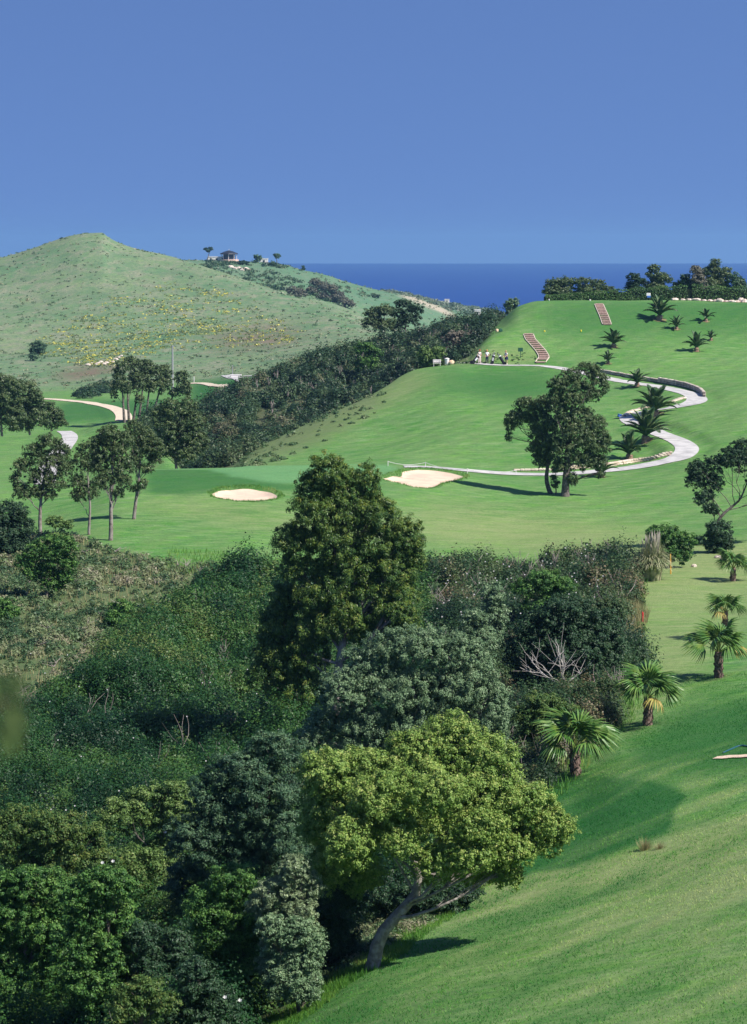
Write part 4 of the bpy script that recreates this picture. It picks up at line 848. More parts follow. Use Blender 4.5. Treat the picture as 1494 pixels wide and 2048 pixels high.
DATE = mat('date_palm_frond', (.045, .110, .040, 1), .45, .4, ((.12, .17, .06, 1), 3, .42, .62))
def date_frond(L_=1.7, seed=0, arch=.9):
    rg = random.Random(seed); b = MB(); n = 30; pts = []
    for i in range(n+1):
        t = i/n; a = math.radians(72)-arch*t*1.15
        if i == 0: pts.append(np.array([0., 0., 0.]))
        else: pts.append(pts[-1]+np.array([0, math.cos(a), math.sin(a)])*L_/n)
    b.tube(pts, [.03*(1-.8*i/n) for i in range(n+1)], 4)
    for i in range(3, n+1):
        t = i/n; d = pts[i]-pts[i-1]; d /= np.linalg.norm(d); up = np.array([0, -d[2], d[1]]); l = .42*math.sin(math.pi*min(1, .18+.78*t))+.05
        for s in (-1, 1):
            for q in (0, .5):
                u = d*.62+np.array([s*.72, 0, 0])+up*(.42+rg.uniform(-.12, .12)); u /= np.linalg.norm(u); p = pts[i]-d*q*L_/n; w = d*.017
                b.add([p-w, p+w, p+u*l*.55+w*1.1-up*.01, p+u*l-up*.06, p+u*l*.55-w*1.1-up*.01], [(0, 1, 2, 3, 4)])
    me = bpy.data.meshes.new('date_frond'); me.from_pydata(b.v, [], b.f); me.update(); me.materials.append(DATE); return me
dfr = [date_frond(1.7, i, .4+.2*i) for i in range(4)]
def date_palm(px, D, s, label, seed, nf=26, h=.45, up=0):
    base = ground(px, D); root = empty('date_palm', base, seed*.9); tag(root, label, 'palm', 'young date palms on the upper lawn')
    c = base[:2]; n = 16; V = [(0, 0, .035)]+[(math.cos(k*math.pi/8)*r*s, math.sin(k*math.pi/8)*r*s, float(zat(c[0]+math.cos(k*math.pi/8)*r*s, c[1]+math.sin(k*math.pi/8)*r*s))-base[2]+.035) for r in (.28, .5+.1*math.sin(seed)) for k in range(n)]
    me = bpy.data.meshes.new('bare_soil'); me.from_pydata(V, [], [(0, 1+k, 1+(k+1) % n) for k in range(n)]+[(1+k, 1+n+k, 1+n+(k+1) % n, 1+(k+1) % n) for k in range(n)]); me.update(); tag(link('bare_soil', me, SOILR, None, base), kind='structure')
    palm_trunk(h*s, .22*s, seed, .5).build('trunk', mat('date_trunk', (.22, .14, .10, 1), .95, .1, ((.40, .28, .20, 1), 10, .42, .6), 1, 20) if 'date_trunk' not in bpy.data.materials else bpy.data.materials['date_trunk'], root)
    rg = random.Random(seed)
    for i in range(nf):
        t = i/(nf-1); az = i*2.399+rg.uniform(-.2, .2); k = min(3, int(t*4)); tilt = 14-(44-up)*t**1.1
        M = Matrix.Translation((0, 0, h*s*.9)) @ Matrix.Rotation(az, 4, 'Z') @ Matrix.Rotation(math.radians(tilt+rg.uniform(-5, 5)), 4, 'X') @ Matrix.Scale(s*(.8+.3*rg.random()), 4)
        o = bpy.data.objects.new('frond', dfr[k]); COL.objects.link(o); o.parent = root; o.matrix_basis = M
def hp(px, py, a=200, b=346): return float(hit(px, py, a, b)[1])
for i, (px, py, s, lab, nf) in enumerate([
    (1319, 640, 1.95, 'largest date palm at the top of the lawn below the hedge', 26), (1353, 659, 1.15, 'small date palm right below the largest one', 16),
    (1412, 643, 1.15, 'narrow small date palm highest on the right of the upper lawn', 13), (1228, 695, 1.45, 'date palm below the upper steps', 24),
    (1393, 703, 1.45, 'date palm in front of a tiny one on the right of the upper lawn', 20), (1422, 681, .85, 'tiny date palm behind the right hand one', 12),
    (1216, 728, 1.05, 'small narrow date palm above the stone retaining wall', 13), (1274, 773, 1.3, 'date palm standing against the stone retaining wall', 18),
    (1310, 833, 2.1, 'large date palm inside the bend of the path, behind its twin', 26), (1292, 884, 2.0, 'large date palm in front of its twin inside the bend of the path', 28),
    (1259, 919, 1.55, 'date palm just above the low stone edging of the lower path', 22), (1203, 955, 1.2, 'date palm half hidden behind the broad tree, its orange brown base showing', 14)]):
    date_palm(px, hp(px, py), s*.88, lab, i+1, int(nf*.7)+1, .36)

# ------------------------------------------------------------------ hedges
HEDGE = leafmat('hedge_leaves', [(0, (.02, .055, .018)), (.45, (.055, .13, .036)), (.8, (.11, .20, .06)), (1, (.17, .26, .10))], .2)
def hedge(label, p0, p1, D0, D1, h0, h1, seed, th=1.1):
    rg = np.random.default_rng(seed); a = ground(p0, D0); b = ground(p1, D1); L_ = np.linalg.norm(b-a); d = (b-a)/L_; n = np.array([-d[1], d[0], 0])
    k = int(L_*3.2/(.2*.2*.6)*1.6); u = rg.random(k)*L_; face = rg.random(k); hh = h0+(h1-h0)*u/L_; hh = hh*(1+.05*np.sin(u*1.9)+.04*np.sin(u*5.3))
    s = np.where(face < .55, -th/2*(1+.08*rg.normal(size=k)), rg.uniform(-th/2, th/2, k)); z = np.where(face < .55, rg.random(k)*hh, hh*(1+.035*rg.normal(size=k)))
    rnd = np.clip((z/hh-.8)*2.5, 0, 1); s = s*(1-.25*rnd*(face < .55)); X = a[None]+d*u[:, None]+n*s[:, None]
    C = np.stack([X[:, 0], X[:, 1], zat(X[:, 0], X[:, 1])+z], 1)
    N = np.where((face < .55)[:, None], -n[None]+np.array([0, 0, .3]), np.array([[0, 0, 1.]]))+rg.normal(size=(k, 3))*.6
    V, Fc, T = leaf_arrays(C, N, .2, .12, rg, 0, False, np.clip(.5+.5*vnoise(u/1.5, z/1.2)+.3*(rg.random(k)-.5), 0, 1))
    root = empty('hedge', a); tag(root, label, 'hedge'); link('foliage', mesh_np('hedge_foliage', V-a, Fc, False, T), HEDGE, root)
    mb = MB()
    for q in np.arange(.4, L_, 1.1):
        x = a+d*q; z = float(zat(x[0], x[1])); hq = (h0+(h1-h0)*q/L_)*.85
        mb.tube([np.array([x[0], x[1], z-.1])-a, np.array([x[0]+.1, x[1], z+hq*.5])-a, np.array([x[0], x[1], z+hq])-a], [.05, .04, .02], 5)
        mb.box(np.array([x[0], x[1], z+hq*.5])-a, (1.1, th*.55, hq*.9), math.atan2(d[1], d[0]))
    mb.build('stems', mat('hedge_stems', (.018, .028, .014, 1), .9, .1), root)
hedge('long clipped hedge left of the gap, rising behind the largest date palm', 1090, 1374, 338, 338, 1.0, 2.3, 1)
hedge('taller clipped hedge right of the gap above the row of boulders', 1384, 1640, 338, 338, 2.4, 2.45, 2)
# sandy bed and boulders under the hedge
ribbon('sandy_bed', resample([ground(1345, 333)[:2], ground(1400, 332)[:2], ground(1494, 331)[:2], ground(1640, 330)[:2]], .6), .9, sandp_m, .06)
ROCK = mat('pale_boulder', (.50, .40, .33, 1), .9, .1, ((.66, .58, .50, 1), 3, .42, .6), .7, 4)
rg = np.random.default_rng(12)
for i, (px, w, h) in enumerate([(1349, 1.3, .5), (1365, .9, .35), (1378, 1.0, .4), (1393, 1.5, .5), (1408, .8, .35), (1420, 1.1, .4), (1431, 1.0, .45), (1439, 1.3, .7), (1452, .9, .4), (1464, 1.3, .5), (1474, 1.0, .5), (1482, 1.2, 1.0), (1489, 1.0, .8)]):
    g = ground(px, 330.5+rg.random()*1.5); b = MB(); b.rock((0, 0, h*.3), (w, w*.8, h), rg); o = b.build('boulder', ROCK, None, False, g)
    tag(o, ('pale boulder in the row below the hedge, %s from the left' % ['', 'second', 'third', 'fourth', 'fifth', 'sixth', 'seventh', 'eighth', 'ninth', 'tenth', 'eleventh', '', 'last'][i] if i not in (11, 0) else ('tallest pinkish boulder at the right end of the row below the hedge' if i == 11 else 'boulder at the left end of the row below the hedge')), 'boulder', 'boulders below the hedge')

# ------------------------------------------------------------------ stone walls along the path
def wallm(name, c1, c2): return mat(name, c1, .9, .1, (c2, 1.3, .42, .6), .5, 9)
STW = wallm('retaining_stones', (.32, .27, .23, 1), (.55, .48, .41, 1)); STP = wallm('edging_stones', (.50, .40, .31, 1), (.68, .58, .47, 1))
MORT = mat('mortar', (.10, .085, .075, 1), .95, .05)
def stone_wall(label, pix, h0, h1, m, side, seed, thick=.35, course=.2, off=1.35, d0=190, d1=290):
    rg = np.random.default_rng(seed); pts = px_path(pix, .34, d0, d1); d = np.gradient(pts, axis=0); d /= np.linalg.norm(d, axis=1)[:, None]
    n = np.stack([-d[:, 1], d[:, 0]], 1)*side; pts = pts+n*0; a = np.array([pts[0, 0], pts[0, 1], float(zat(*pts[0]))])
    root = empty('stone_wall', a); tag(root, label, 'wall'); b = MB(); c = MB()
    for i in range(len(pts)):
        t = i/(len(pts)-1); h = h0+(h1-h0)*math.sin(math.pi*min(1, t*1.25)*.5+.0) if h1 != h0 else h0
        z = float(zat(*pts[i])); nc = max(1, round(h/course)); rz = math.atan2(d[i, 1], d[i, 0])
        for k in range(nc):
            jx_ = (.17 if k % 2 else 0)+rg.normal()*.02; s = (.33+.08*rg.random(), thick+.05*rg.random(), course*(.88+.15*rg.random()))
            p = pts[i]+d[i]*jx_; b.box((p[0]-a[0], p[1]-a[1], z+course*(k+.5)-a[2]+rg.normal()*.01), s, rz+rg.normal()*.06, 0, .045)
        c.box((pts[i][0]-a[0], pts[i][1]-a[1], z+nc*course*.42-.12-a[2]), (.36, thick*.72, nc*course*.9+.2), rz)
    b.build('stones', m, root); c.build('core', MORT, root)
stone_wall('brown stone retaining wall curving along the upper bend of the path', [(1196, 744), (1225, 749), (1290, 760), (1360, 772), (1395, 783), (1408, 794)], .3, .6, STW, 1, 1)
stone_wall('low pale stone kerb on the inner side of the upper bend', [(1250, 833), (1262, 825), (1285, 818), (1330, 809), (1352, 802), (1368, 797)], .2, .2, STP, 1, 2, .5)
stone_wall('low pale stone edging above the lower path up to the outer bend', [(1030, 942), (1100, 941), (1160, 938), (1210, 934), (1270, 925), (1310, 918), (1338, 911)], .2, .45, STP, 1, 3)

# ------------------------------------------------------------------ steps
TIMB = mat('step_timber', (.52, .36, .30, 1), .9, .1, ((.42, .29, .24, 1), 4, .4, .6)); STEPG = mat('step_gravel', (.16, .085, .07, 1), .95, .05, ((.24, .15, .12, 1), 6, .4, .6)); RAIL = mat('step_edging', (.60, .50, .42, 1), .9, .1)
def steps(label, pix, n, w, d0, d1):
    pts = px_path(pix, .1, d0, d1); k = np.linspace(0, len(pts)-1, n).astype(int); a = np.array([*pts[0], float(zat(*pts[0]))]); root = empty('garden_steps', a); tag(root, label, 'steps')
    edges = [[], []]
    for j in range(n):
        p = pts[k[j]]; q = pts[k[min(j+1, n-1)]]; z = float(zat(*p)); rz = 0; run = max(.25, (np.linalg.norm(pts[k[1]]-pts[k[0]])))
        b = MB(); b.box((p[0]-a[0], p[1]-a[1], z-a[2]+.14), (w, .3, .16), rz, 0, .02); tr = b.build('step', TIMB, root)
        g = MB(); g.box((p[0]-a[0], p[1]-a[1]+run*.5+.04, z-a[2]+.08), (w*.94, run*.86, .14), rz); g.build('gravel_tread', STEPG, tr)
        for s, e in ((-1, edges[0]), (1, edges[1])): e.append(np.array([p[0]-a[0]+s*(w/2+.08), p[1]-a[1], z-a[2]+.12]))
    for e in edges:
        b = MB(); b.tube(e, .06, 5); b.build('side_edging', RAIL, root)
steps('lower flight of timber and gravel steps curving up from the path to the tee terrace', [(1081, 726), (1088, 716), (1082, 704), (1070, 690), (1061, 680), (1057, 670)], 15, 1.15, 280, 300)
steps('upper flight of narrow steps climbing straight to the top tee', [(1214, 650), (1209, 636), (1203, 622), (1198, 610)], 13, 1.05, 294, 325)

# ------------------------------------------------------------------ small things on the course
WHITE = mat('white_paint', (.75, .70, .68, 1), .5, .4); GREENP = mat('green_paint', (.02, .09, .05, 1), .5, .4); RED = mat('red_paint', (.55, .03, .03, 1), .5, .4, ((.40, .03, .04, 1), 8, .4, .6))
ORANGE = mat('orange_stake', (.60, .33, .05, 1), .6, .3); DARKM = mat('dark_metal', (.03, .03, .035, 1), .4, .5, metallic=.3); BLUE = mat('blue_plastic', (.06, .16, .50, 1), .35, .5)
YEL = mat('yellow_paint', (.75, .60, .05, 1), .5, .3); TANR = mat('tan_rock', (.62, .42, .26, 1), .9, .1, ((.72, .58, .42, 1), 2, .4, .6), .6, 5)
def simple(name, px, D, m, label, cat, fn, group=None, smooth=False):
    b = MB(); fn(b); o = b.build(name, m, None, smooth, ground(px, D)); tag(o, label, cat, group); return o
simple('marker_stake', 1285, hp(1285, 1258, 90, 160), RED, 'red marker stake standing in the lawn at the scrub edge', 'stake', lambda b: (b.box((0, 0, .42), (.085, .085, .95), .3, .03, .012), b.box((0, 0, .915), (.06, .06, .05), .3, .03, .01)))
simple('marker_stake', 1341, hp(1341, 1148, 120, 165), ORANGE, 'thin orange stake beside the pampas grass', 'stake', lambda b: (b.box((0, 0, .6), (.08, .08, 1.3), .2, -.02, .012), b.box((0, 0, 1.27), (.06, .06, .05), .2, 0, .01)))
D_ = hp(1239, 834, 200, 270)
simple('water_cooler', 1239, D_, BLUE, 'small blue box with a tilted lid lying on the grass left of the path', 'box', lambda b: (b.box((0, 0, .14), (.40, .28, .26), .3, .1, .04), b.box((.02, -.03, .29), (.42, .32, .06), .3, .25, .02), b.box((.14, -.15, .2), (.07, .03, .07), .3)))
D_ = hp(1041, 722, 270, 292)
simple('course_sign', 1041, 287, GREENP, 'dark green square sign on a post left of the lower steps', 'sign', lambda b: (b.box((0, 0, .45), (.07, .07, .95)), b.box((0, -.05, 1.05), (.62, .05, .5), 0, 0, .02), b.box((0, -.02, .85), (.5, .04, .05))))
def bench():
    b0 = ground(874, 285.5); root = empty('bench', b0); root.scale = (.68, .8, .95); tag(root, 'white bench with a backrest beside the pale bush', 'bench')
    for z, y, hh, dep in ((.44, 0, .06, .42),):
        b = MB(); [b.box((0, -.17+.12*k, .44), (1.5, .1, .05)) for k in range(4)]; b.build('seat', WHITE, root)
    b = MB(); [b.box((0, .26+.02*k, .6+.13*k), (1.5, .04, .1)) for k in range(3)]; [b.box((x, .25, .65), (.07, .05, .45)) for x in (-.6, .6)]; b.build('backrest', WHITE, root)
    for x in (-.6, .6):
        for y in (-.16, .2):
            b = MB(); b.box((x, y, .2), (.09, .09, .44)); b.build('leg', WHITE, root)
        b = MB(); b.box((x, .0, .62), (.08, .5, .05)); b.box((x, -.2, .53), (.07, .06, .2)); b.build('armrest', WHITE, root)
bench()
def bin_(px, D, label):
    root = empty('litter_bin', ground(px, D)); tag(root, label, 'bin'); b = MB(); b.tube([(0, 0, 0), (0, 0, .1), (0, 0, .75)], [.24, .26, .3], 10); b.build('body', WHITE, root)
    b = MB(); b.tube([(0, 0, .75), (0, 0, .82), (0, 0, .9)], [.32, .32, .12], 10); b.build('lid', WHITE, root)
bin_(894, 285.5, 'white round bin between the bench and the tan rock')
simple('ball_washer', 888, 286.3, DARKM, 'dark ball washer on a post behind the white bin', 'ball washer', lambda b: (b.tube([(0, 0, 0), (0, 0, .8)], .05, 8), b.box((0, 0, .95), (.25, .25, .35), 0, 0, .04), b.tube([(0, 0, 1.1), (0, 0, 1.2)], .03, 6)))
rg = np.random.default_rng(31)
simple('rock', 903, 285.4, TANR, 'tan rounded rock beside the white bin', 'rock', lambda b: b.rock((0, 0, .25), (.85, .7, .65), rg), smooth=True)
simple('rock', 994, hp(994, 664, 285, 310), TANR, 'pale rock at the left end of the tee terrace', 'rock', lambda b: b.rock((0, 0, .2), (.5, .45, .5), rg), smooth=True)
simple('ball_washer', 1001, hp(1001, 664, 285, 310), GREENP, 'small green box beside the pale rock at the end of the tee terrace', 'ball washer', lambda b: (b.box((0, 0, .2), (.5, .3, .35), .2, 0, .04), b.box((0, 0, .42), (.3, .2, .1), .2, 0, .02)))
for px, py, lab in ((1089, 664, 'yellow tee marker left on the tee terrace'), (1162, 663, 'yellow tee marker right on the tee terrace')):
    simple('tee_marker', px, hp(px, py, 285, 312), YEL, lab, 'tee marker', lambda b: (b.rock((0, 0, .12), (.22, .22, .26), rg), b.tube([(0, 0, -.1), (0, 0, .05)], .03, 5)), 'tee markers')
for px, lab in ((1098, 'white tee marker at the left edge of the top tee'), (1180, 'white tee marker by the upper steps on the top tee')):
    simple('tee_marker', px, 322, WHITE, lab, 'tee marker', lambda b: (b.rock((0, 0, .12), (.22, .22, .26), rg), b.tube([(0, 0, -.1), (0, 0, .05)], .03, 5)), 'tee markers')
# tee sign by the big palm
root = empty('tee_sign', ground(1297, 330)); tag(root, 'small white and blue tee board behind the largest date palm', 'sign')
b = MB(); b.box((0, 0, .85), (.62, .06, .45), 0, 0, .02); b.build('board', WHITE, root); b = MB(); b.box((.05, -.06, .55), (.5, .06, .28)); b.build('lower_board', BLUE, root)
for s in (-.22, .22):
    b = MB(); b.box((s, .06, .45), (.06, .06, .95)); b.build('post', DARKM, root)
# rope fence along the lower path
pp = [hit(x, y, 195, 215) for x, y in ((776, 932), (851, 934), (935, 947), (1032, 950))]
root = empty('rope_fence', pp[0]); tag(root, 'low white post and rope fence beside the lower path and the sand bunker', 'rope fence')
tops = []
for p in pp:
    b = MB(); b.box(p-pp[0]+np.array([0, 0, .22]), (.06, .06, .5), 0, 0, .01); b.build('post', WHITE, root); tops.append(p-pp[0]+np.array([0, 0, .42]))
b = MB()
for u, v in zip(tops[:-1], tops[1:]): b.tube([u*(1-t)+v*t-np.array([0, 0, .25*4*t*(1-t)]) for t in np.linspace(0, 1, 9)], .02, 4)
b.build('rope', WHITE, root)
# hose in the near lawn
h0 = hit(1445, 1502, 70, 110); hh = [hit(x, y, 70, 110)+np.array([0, 0, .03]) for x, y in ((1446, 1507), (1462, 1500), (1480, 1493), (1494, 1494), (1530, 1500))]
b = MB(); b.tube([p-h0 for p in resample(hh, .15)], .03, 5); tag(b.build('hose', mat('blue_green_hose', (.02, .09, .12, 1), .4, .4), None, True, h0), 'dark blue green hose lying on the grass above the sand strip', 'hose')
# pole and posts on the far side
def pole(name, px, D, h, r, label, arm=False):
    root = empty(name, ground(px, D)); tag(root, label, 'pole'); b = MB(); b.tube([(0, 0, -.2), (0, 0, h*.5), (0, 0, h)], [r, r*.8, r*.6], 8); b.build('post', mat('weathered_pole', (.30, .30, .31, 1), .8, .2) if 'weathered_pole' not in bpy.data.materials else bpy.data.materials['weathered_pole'], root)
    b = MB(); b.box((0, 0, h*.97), (.9 if arm else .3, .12, .12)); b.build('crossarm', bpy.data.materials['weathered_pole'], root)
pole('utility_pole', 345, 470, 9.6, .26, 'tall grey pole above the far eucalyptus clump', True)
pole('utility_pole', 465, 510, 2.6, .12, 'short post by the white box near the distant path')
simple('storage_box', 472, 505, WHITE, 'low white box beside the short post near the distant path', 'box', lambda b: (b.box((0, 0, .3), (2.4, 1, .6), 0, 0, .08), b.box((0, 0, .65), (2.5, 1.1, .1), 0, 0, .03)))
simple('marker_stake', 388, 500, WHITE, 'tiny white stake at the edge of the distant fairway', 'stake', lambda b: (b.box((0, 0, .6), (.16, .16, 1.2), 0, 0, .03), b.box((0, 0, 1.22), (.1, .1, .1))))
# stone piles
WH = ['first', 'second', 'third', 'fourth', 'fifth', 'sixth', 'seventh', 'eighth', 'ninth', 'tenth', 'eleventh', 'twelfth', 'thirteenth']
ORD = [0, 1, 2, 5, 7, 8, 9, 10, 11, 12, 6, 4]
RUB = ['pale rock in the rubble row at the hill foot, %s from the left' % WH[min(ORD[i], 12)] for i in range(12)]
rg = np.random.default_rng(77)
for i, (px, py) in enumerate([(176, 731), (184, 728), (192, 730), (202, 726), (213, 727), (219, 723), (226, 725), (232, 720), (238, 716), (243, 713), (208, 729), (196, 728)]):
    g = hit(px, py, 450, 620); b = MB(); w = .9+.9*rg.random(); b.rock((0, 0, .2), (w, w*.7, w*.5), rg); tag(b.build('boulder', ROCK, None, False, g), RUB[i], 'boulder', 'rubble row at the foot of the far hill')
for i, (px, py) in enumerate([(461, 535), (469, 538), (478, 537), (484, 541), (490, 539), (496, 541)]):
    g = hit(px, py, 1040, 1170); b = MB(); w = 2+2*rg.random(); b.rock((0, 0, .3), (w, w*.7, w*.5), rg); tag(b.build('boulder', ROCK, None, False, g), 'pale outcrop rock below the hilltop pavilion, %s from the left' % WH[i], 'boulder', 'outcrop below the hilltop pavilion')
for i, (px, py) in enumerate([(1436, 1116), (1444, 1122), (1388, 1134)]):
    g = hit(px, py, 130, 165); b = MB(); w = [.6, .45, .4][i]; b.rock((0, 0, .08), (w, w*.6, .25), rg); tag(b.build('rock', ROCK, None, False, g), ['larger pale rock in the grass left of the farthest fan palm', 'small pale rock touching the palm fronds of the farthest fan palm', 'flat pale stone in the grass by the pampas clump'][i], 'rock')

# ------------------------------------------------------------------ buildings far away
ROOF = mat('roof_tiles', (.42, .20, .13, 1), .9, .1, ((.55, .30, .2, 1), 1.5, .4, .6)); WALLW = mat('white_render', (.78, .74, .70, 1), .8, .1, ((.66, .60, .55, 1), .5, .4, .65)); WIN = mat('dark_window', (.03, .04, .05, 1), .2, .5); PINK = mat('pink_render', (.66, .45, .38, 1), .8, .1)
def house(name, px, D, z, label, blocks, loc=None):
    base = P(px, EY, D); base[2] = z; root = empty(name, base); tag(root, label, 'building')
    for (x, y, w, d, h, kind, m) in blocks:
        b = MB(); b.box((x, y, h/2), (w, d, h)); wl = b.build('wall', m, root)
        b = MB()
        if kind == 'gable': b.add([(x-w/2-.3, y-d/2-.3, h+.003), (x+w/2+.3, y-d/2-.3, h+.003), (x+w/2+.3, y+d/2+.3, h+.003), (x-w/2-.3, y+d/2+.3, h+.003), (x-w/2-.3, y, h+d*.28), (x+w/2+.3, y, h+d*.28)], [(0, 1, 5, 4), (2, 3, 4, 5), (0, 4, 3), (1, 2, 5), (3, 2, 1, 0)]); b.build('roof', ROOF, root)
        else: b.box((x, y, h+.15), (w+.3, d+.3, .3)); b.build('roof', WALLW, root)
        for k in range(max(1, int(w/3))):
            b = MB(); b.box((x-w/2+w*(k+.5)/max(1, int(w/3)), y-d/2-.03, h*.55), (1.0, .1, 1.2)); b.build('window', WIN, root)
g = ground(970, 1300)
house('coastal_house', 975, 1290, float(zat((975-CX)/F*1290, 1290))-1, 'pale pinkish coastal house with several wings above the sea', [(-4, 0, 8, 6, 4.2, 'flat', WALLW), (3.5, 1, 8, 7, 3.2, 'gable', PINK), (0, 3, 3, 3, 5.5, 'flat', WALLW)])
house('coastal_house', 955, 1330, float(zat((955-CX)/F*1330, 1330))-.5, 'small white building left of the pinkish coastal house', [(0, 0, 3.5, 4, 3.5, 'flat', WALLW)])
house('coastal_house', 884, 1400, float(zat((884-CX)/F*1400, 1400))-.5, 'long low white building alone on the headland', [(0, 0, 9, 4, 1.6, 'flat', WALLW), (3, -1, 3, 3, 2.8, 'flat', WALLW)])
house('hilltop_building', 434, 1162, float(zat((434-CX)/F*1162, 1162))-.5, 'long low white building right of the umbrella shaped tree', [(0, 0, 9, 4, 2.6, 'flat', WALLW), (6.5, -1, 4, 4, 2.0, 'flat', WALLW)])
house('hilltop_building', 528, 1162, float(zat((528-CX)/F*1162, 1162))-.5, 'small white hut right of the bushy hilltop tree', [(0, 0, 4, 4, 2.6, 'flat', WALLW)])
root = empty('pavilion', ground(458, 1160)); tag(root, 'dark round roofed pavilion on the hilltop skyline', 'pavilion')
b = MB(); b.tube([(0, 0, 0), (0, 0, 1.0)], [5, 5], 12); b.build('base_wall', PINK, root)
b = MB(); b.tube([(0, 0, 1), (0, 0, 3.6)], [3.2, 3.2], 12); b.build('glazed_wall', WIN, root)
for k in range(8):
    b = MB(); x, y = 3.9*math.cos(k*math.pi/4), 3.9*math.sin(k*math.pi/4); b.tube([(x, y, 1), (x, y, 3.6)], .16, 6); b.build('column', WALLW, root)
b = MB(); b.tube([(0, 0, 3.6), (0, 0, 4.2), (0, 0, 5.1), (0, 0, 5.6)], [4.8, 4.4, 2.2, .3], 12); b.build('roof', DARKM, root)
b = MB(); b.tube([(0, 0, 5.5), (0, 0, 6.4)], .12, 6); b.build('finial', WALLW, root)

# ------------------------------------------------------------------ blurred leaf close to the lens
root = empty('near_sprig', (-.328, 1.45, -.303)); tag(root, 'out of focus olive green leaf poking in at the left edge close to the lens', 'leaf')
b = MB(); b.tube([(0, 0, 0), (.05, 0, .004), (.10, 0, .012)], [.003, .0022, .0012], 6); b.build('twig', mat('sprig_twig', (.12, .09, .05, 1), .8, .2), root)
LM = mat('sprig_leaf', (.075, .135, .035, 1), .6, .2, ((.14, .19, .05, 1), 30, .4, .6))
for i, (x, z, ax, az, l) in enumerate([(.088, .010, 1.5, 1.25, .026), (.092, .006, 1.6, -1.35, .030), (.088, .004, 1.4, -1.7, .026), (.084, .01, 1.6, 1.7, .024), (.086, .0, 1.6, -1.5, .028), (.094, .01, 1.6, 1.45, .022), (.095, .008, 1.6, -.9, .014), (.09, .008, 1.6, .7, .012)]):
    n = 10; V = []
    for k in range(n+1):
        t = k/n; w = .0095*math.sin(math.pi*t**.8); V += [(t*l*math.cos(az), -w*.3, t*l*math.sin(az)-w), (t*l*math.cos(az), 0, t*l*math.sin(az)), (t*l*math.cos(az)+w, -w*.3, t*l*math.sin(az)+w*.4)]
    Fq = [(3*k+j, 3*k+j+1, 3*k+j+4, 3*k+j+3) for k in range(n) for j in (0, 1)]
    me = bpy.data.meshes.new('leaf'); me.from_pydata(V, [], Fq); me.update(); link('leaf', me, LM, root, (x, 0, z))
# ------------------------------------------------------------------ blades and tufts on the near lawn
def luat(X, Y):
    i = np.clip(np.interp(Y, rows, np.arange(len(rows))).astype(int), 0, len(rows)-1); j = np.clip(np.interp(CX+F*X/Y, cols, np.arange(len(cols))).astype(int), 0, len(cols)-1)
    return lush[i, j]
def blades(name, label, mask, n, h, w, m, seed, lean=.5, pat=False):
    rg = np.random.default_rng(seed); X, Y, Z0 = region_points(mask, n, rg); a = rg.random(n)*6.283
    hh = h*(.5+rg.random(n))*(.6+.9*np.clip(vnoise(X*1.2, Y*1.2)+.5, 0, 1)); ww = w*(.7+.6*rg.random(n)); l = lean*hh*rg.random(n); b = rg.random(n)*6.283
    V = np.stack([np.stack([X-np.cos(a)*ww, Y-np.sin(a)*ww, Z0-.01], 1), np.stack([X+np.cos(a)*ww, Y+np.sin(a)*ww, Z0-.01], 1), np.stack([X+np.cos(b)*l, Y+np.sin(b)*l, Z0+hh], 1)], 1).reshape(-1, 3)
    T = np.repeat(np.clip((patches(X, Y)-.45*luat(X, Y) if pat else .5+.6*vnoise(X/1.7+9, Y/1.7))+.35*(rg.random(n)-.5), 0, 1), 3)
    tag(link(name, mesh_np(name, V, np.arange(3*n).reshape(n, 3), False, T), m), label, 'grass', None, 'stuff')
L_GRASS = leafmat('lawn_blades', [(0, (.02, .15, .03)), (.35, (.07, .25, .05)), (.65, (.20, .38, .10)), (1, (.42, .48, .22))], .5, .6, .2)
lawn_near = (soil < .4) & (CC > 330) & (CC < 1560) & (RR > 39) & (RR < 105)
blades('grass', 'short mown grass of the near lawn', lawn_near, 110000, .035, .014, L_GRASS, 91, 1.6, True)
L_GEDGE = leafmat('rough_blades', [(0, (.03, .12, .02)), (.4, (.08, .22, .035)), (.7, (.16, .29, .06)), (1, (.33, .33, .15))], .35, .5)
edge = blur(soil > .4, 10, 2); edge = (edge > .08) & (edge < .75) & (CC > 330) & (CC < 1330) & (RR < 160)
blades('grass', 'longer fresh grass along the foot of the trees and scrub', edge & (RR < 75), 26000, .11, .010, L_GEDGE, 92)
blades('grass', 'longer grass fringe between the scrub and the upper lawn', edge & (RR >= 75), 9000, .30, .018, L_GEDGE, 93)
L_STRAW = leafmat('straw_blades', [(0, (.14, .15, .07)), (.5, (.27, .26, .14)), (1, (.42, .37, .23))], .3, .6)
blades('straw_grass', 'pale straw coloured grasses on the dry slope at left', (m_dry > .5) & (CC > -200), 6000, .4, .02, L_STRAW, 94)
blades('straw_grass', 'pale straw coloured grasses around the red stake', zrow([(1215, 1260), (1262, 1215), (1292, 1235), (1280, 1290), (1255, 1350), (1180, 1380), (1200, 1330)], 90, 135), 5000, .65, .02, L_STRAW, 95)
def tuft(px, py, label, n=260, h=.35):
    g = hit(px, py, 40, 110); rg = np.random.default_rng(px); a = rg.random(n)*6.283; r = rg.random(n)*.16; hh = h*(.5+.6*rg.random(n)); l = .25*hh+r*.7
    C = np.stack([np.cos(a)*r, np.sin(a)*r, np.zeros(n)], 1); s = np.stack([-np.sin(a)*.006, np.cos(a)*.006, np.zeros(n)], 1)
    V = np.stack([C-s, C+s, C+np.stack([np.cos(a)*l, np.sin(a)*l, hh], 1)], 1).reshape(-1, 3)
    tag(link('grass_tuft', mesh_np('grass_tuft', V, np.arange(3*n).reshape(n, 3), False, np.repeat(rg.random(n), 3)), L_STRAW, None, g), label, 'grass tuft')
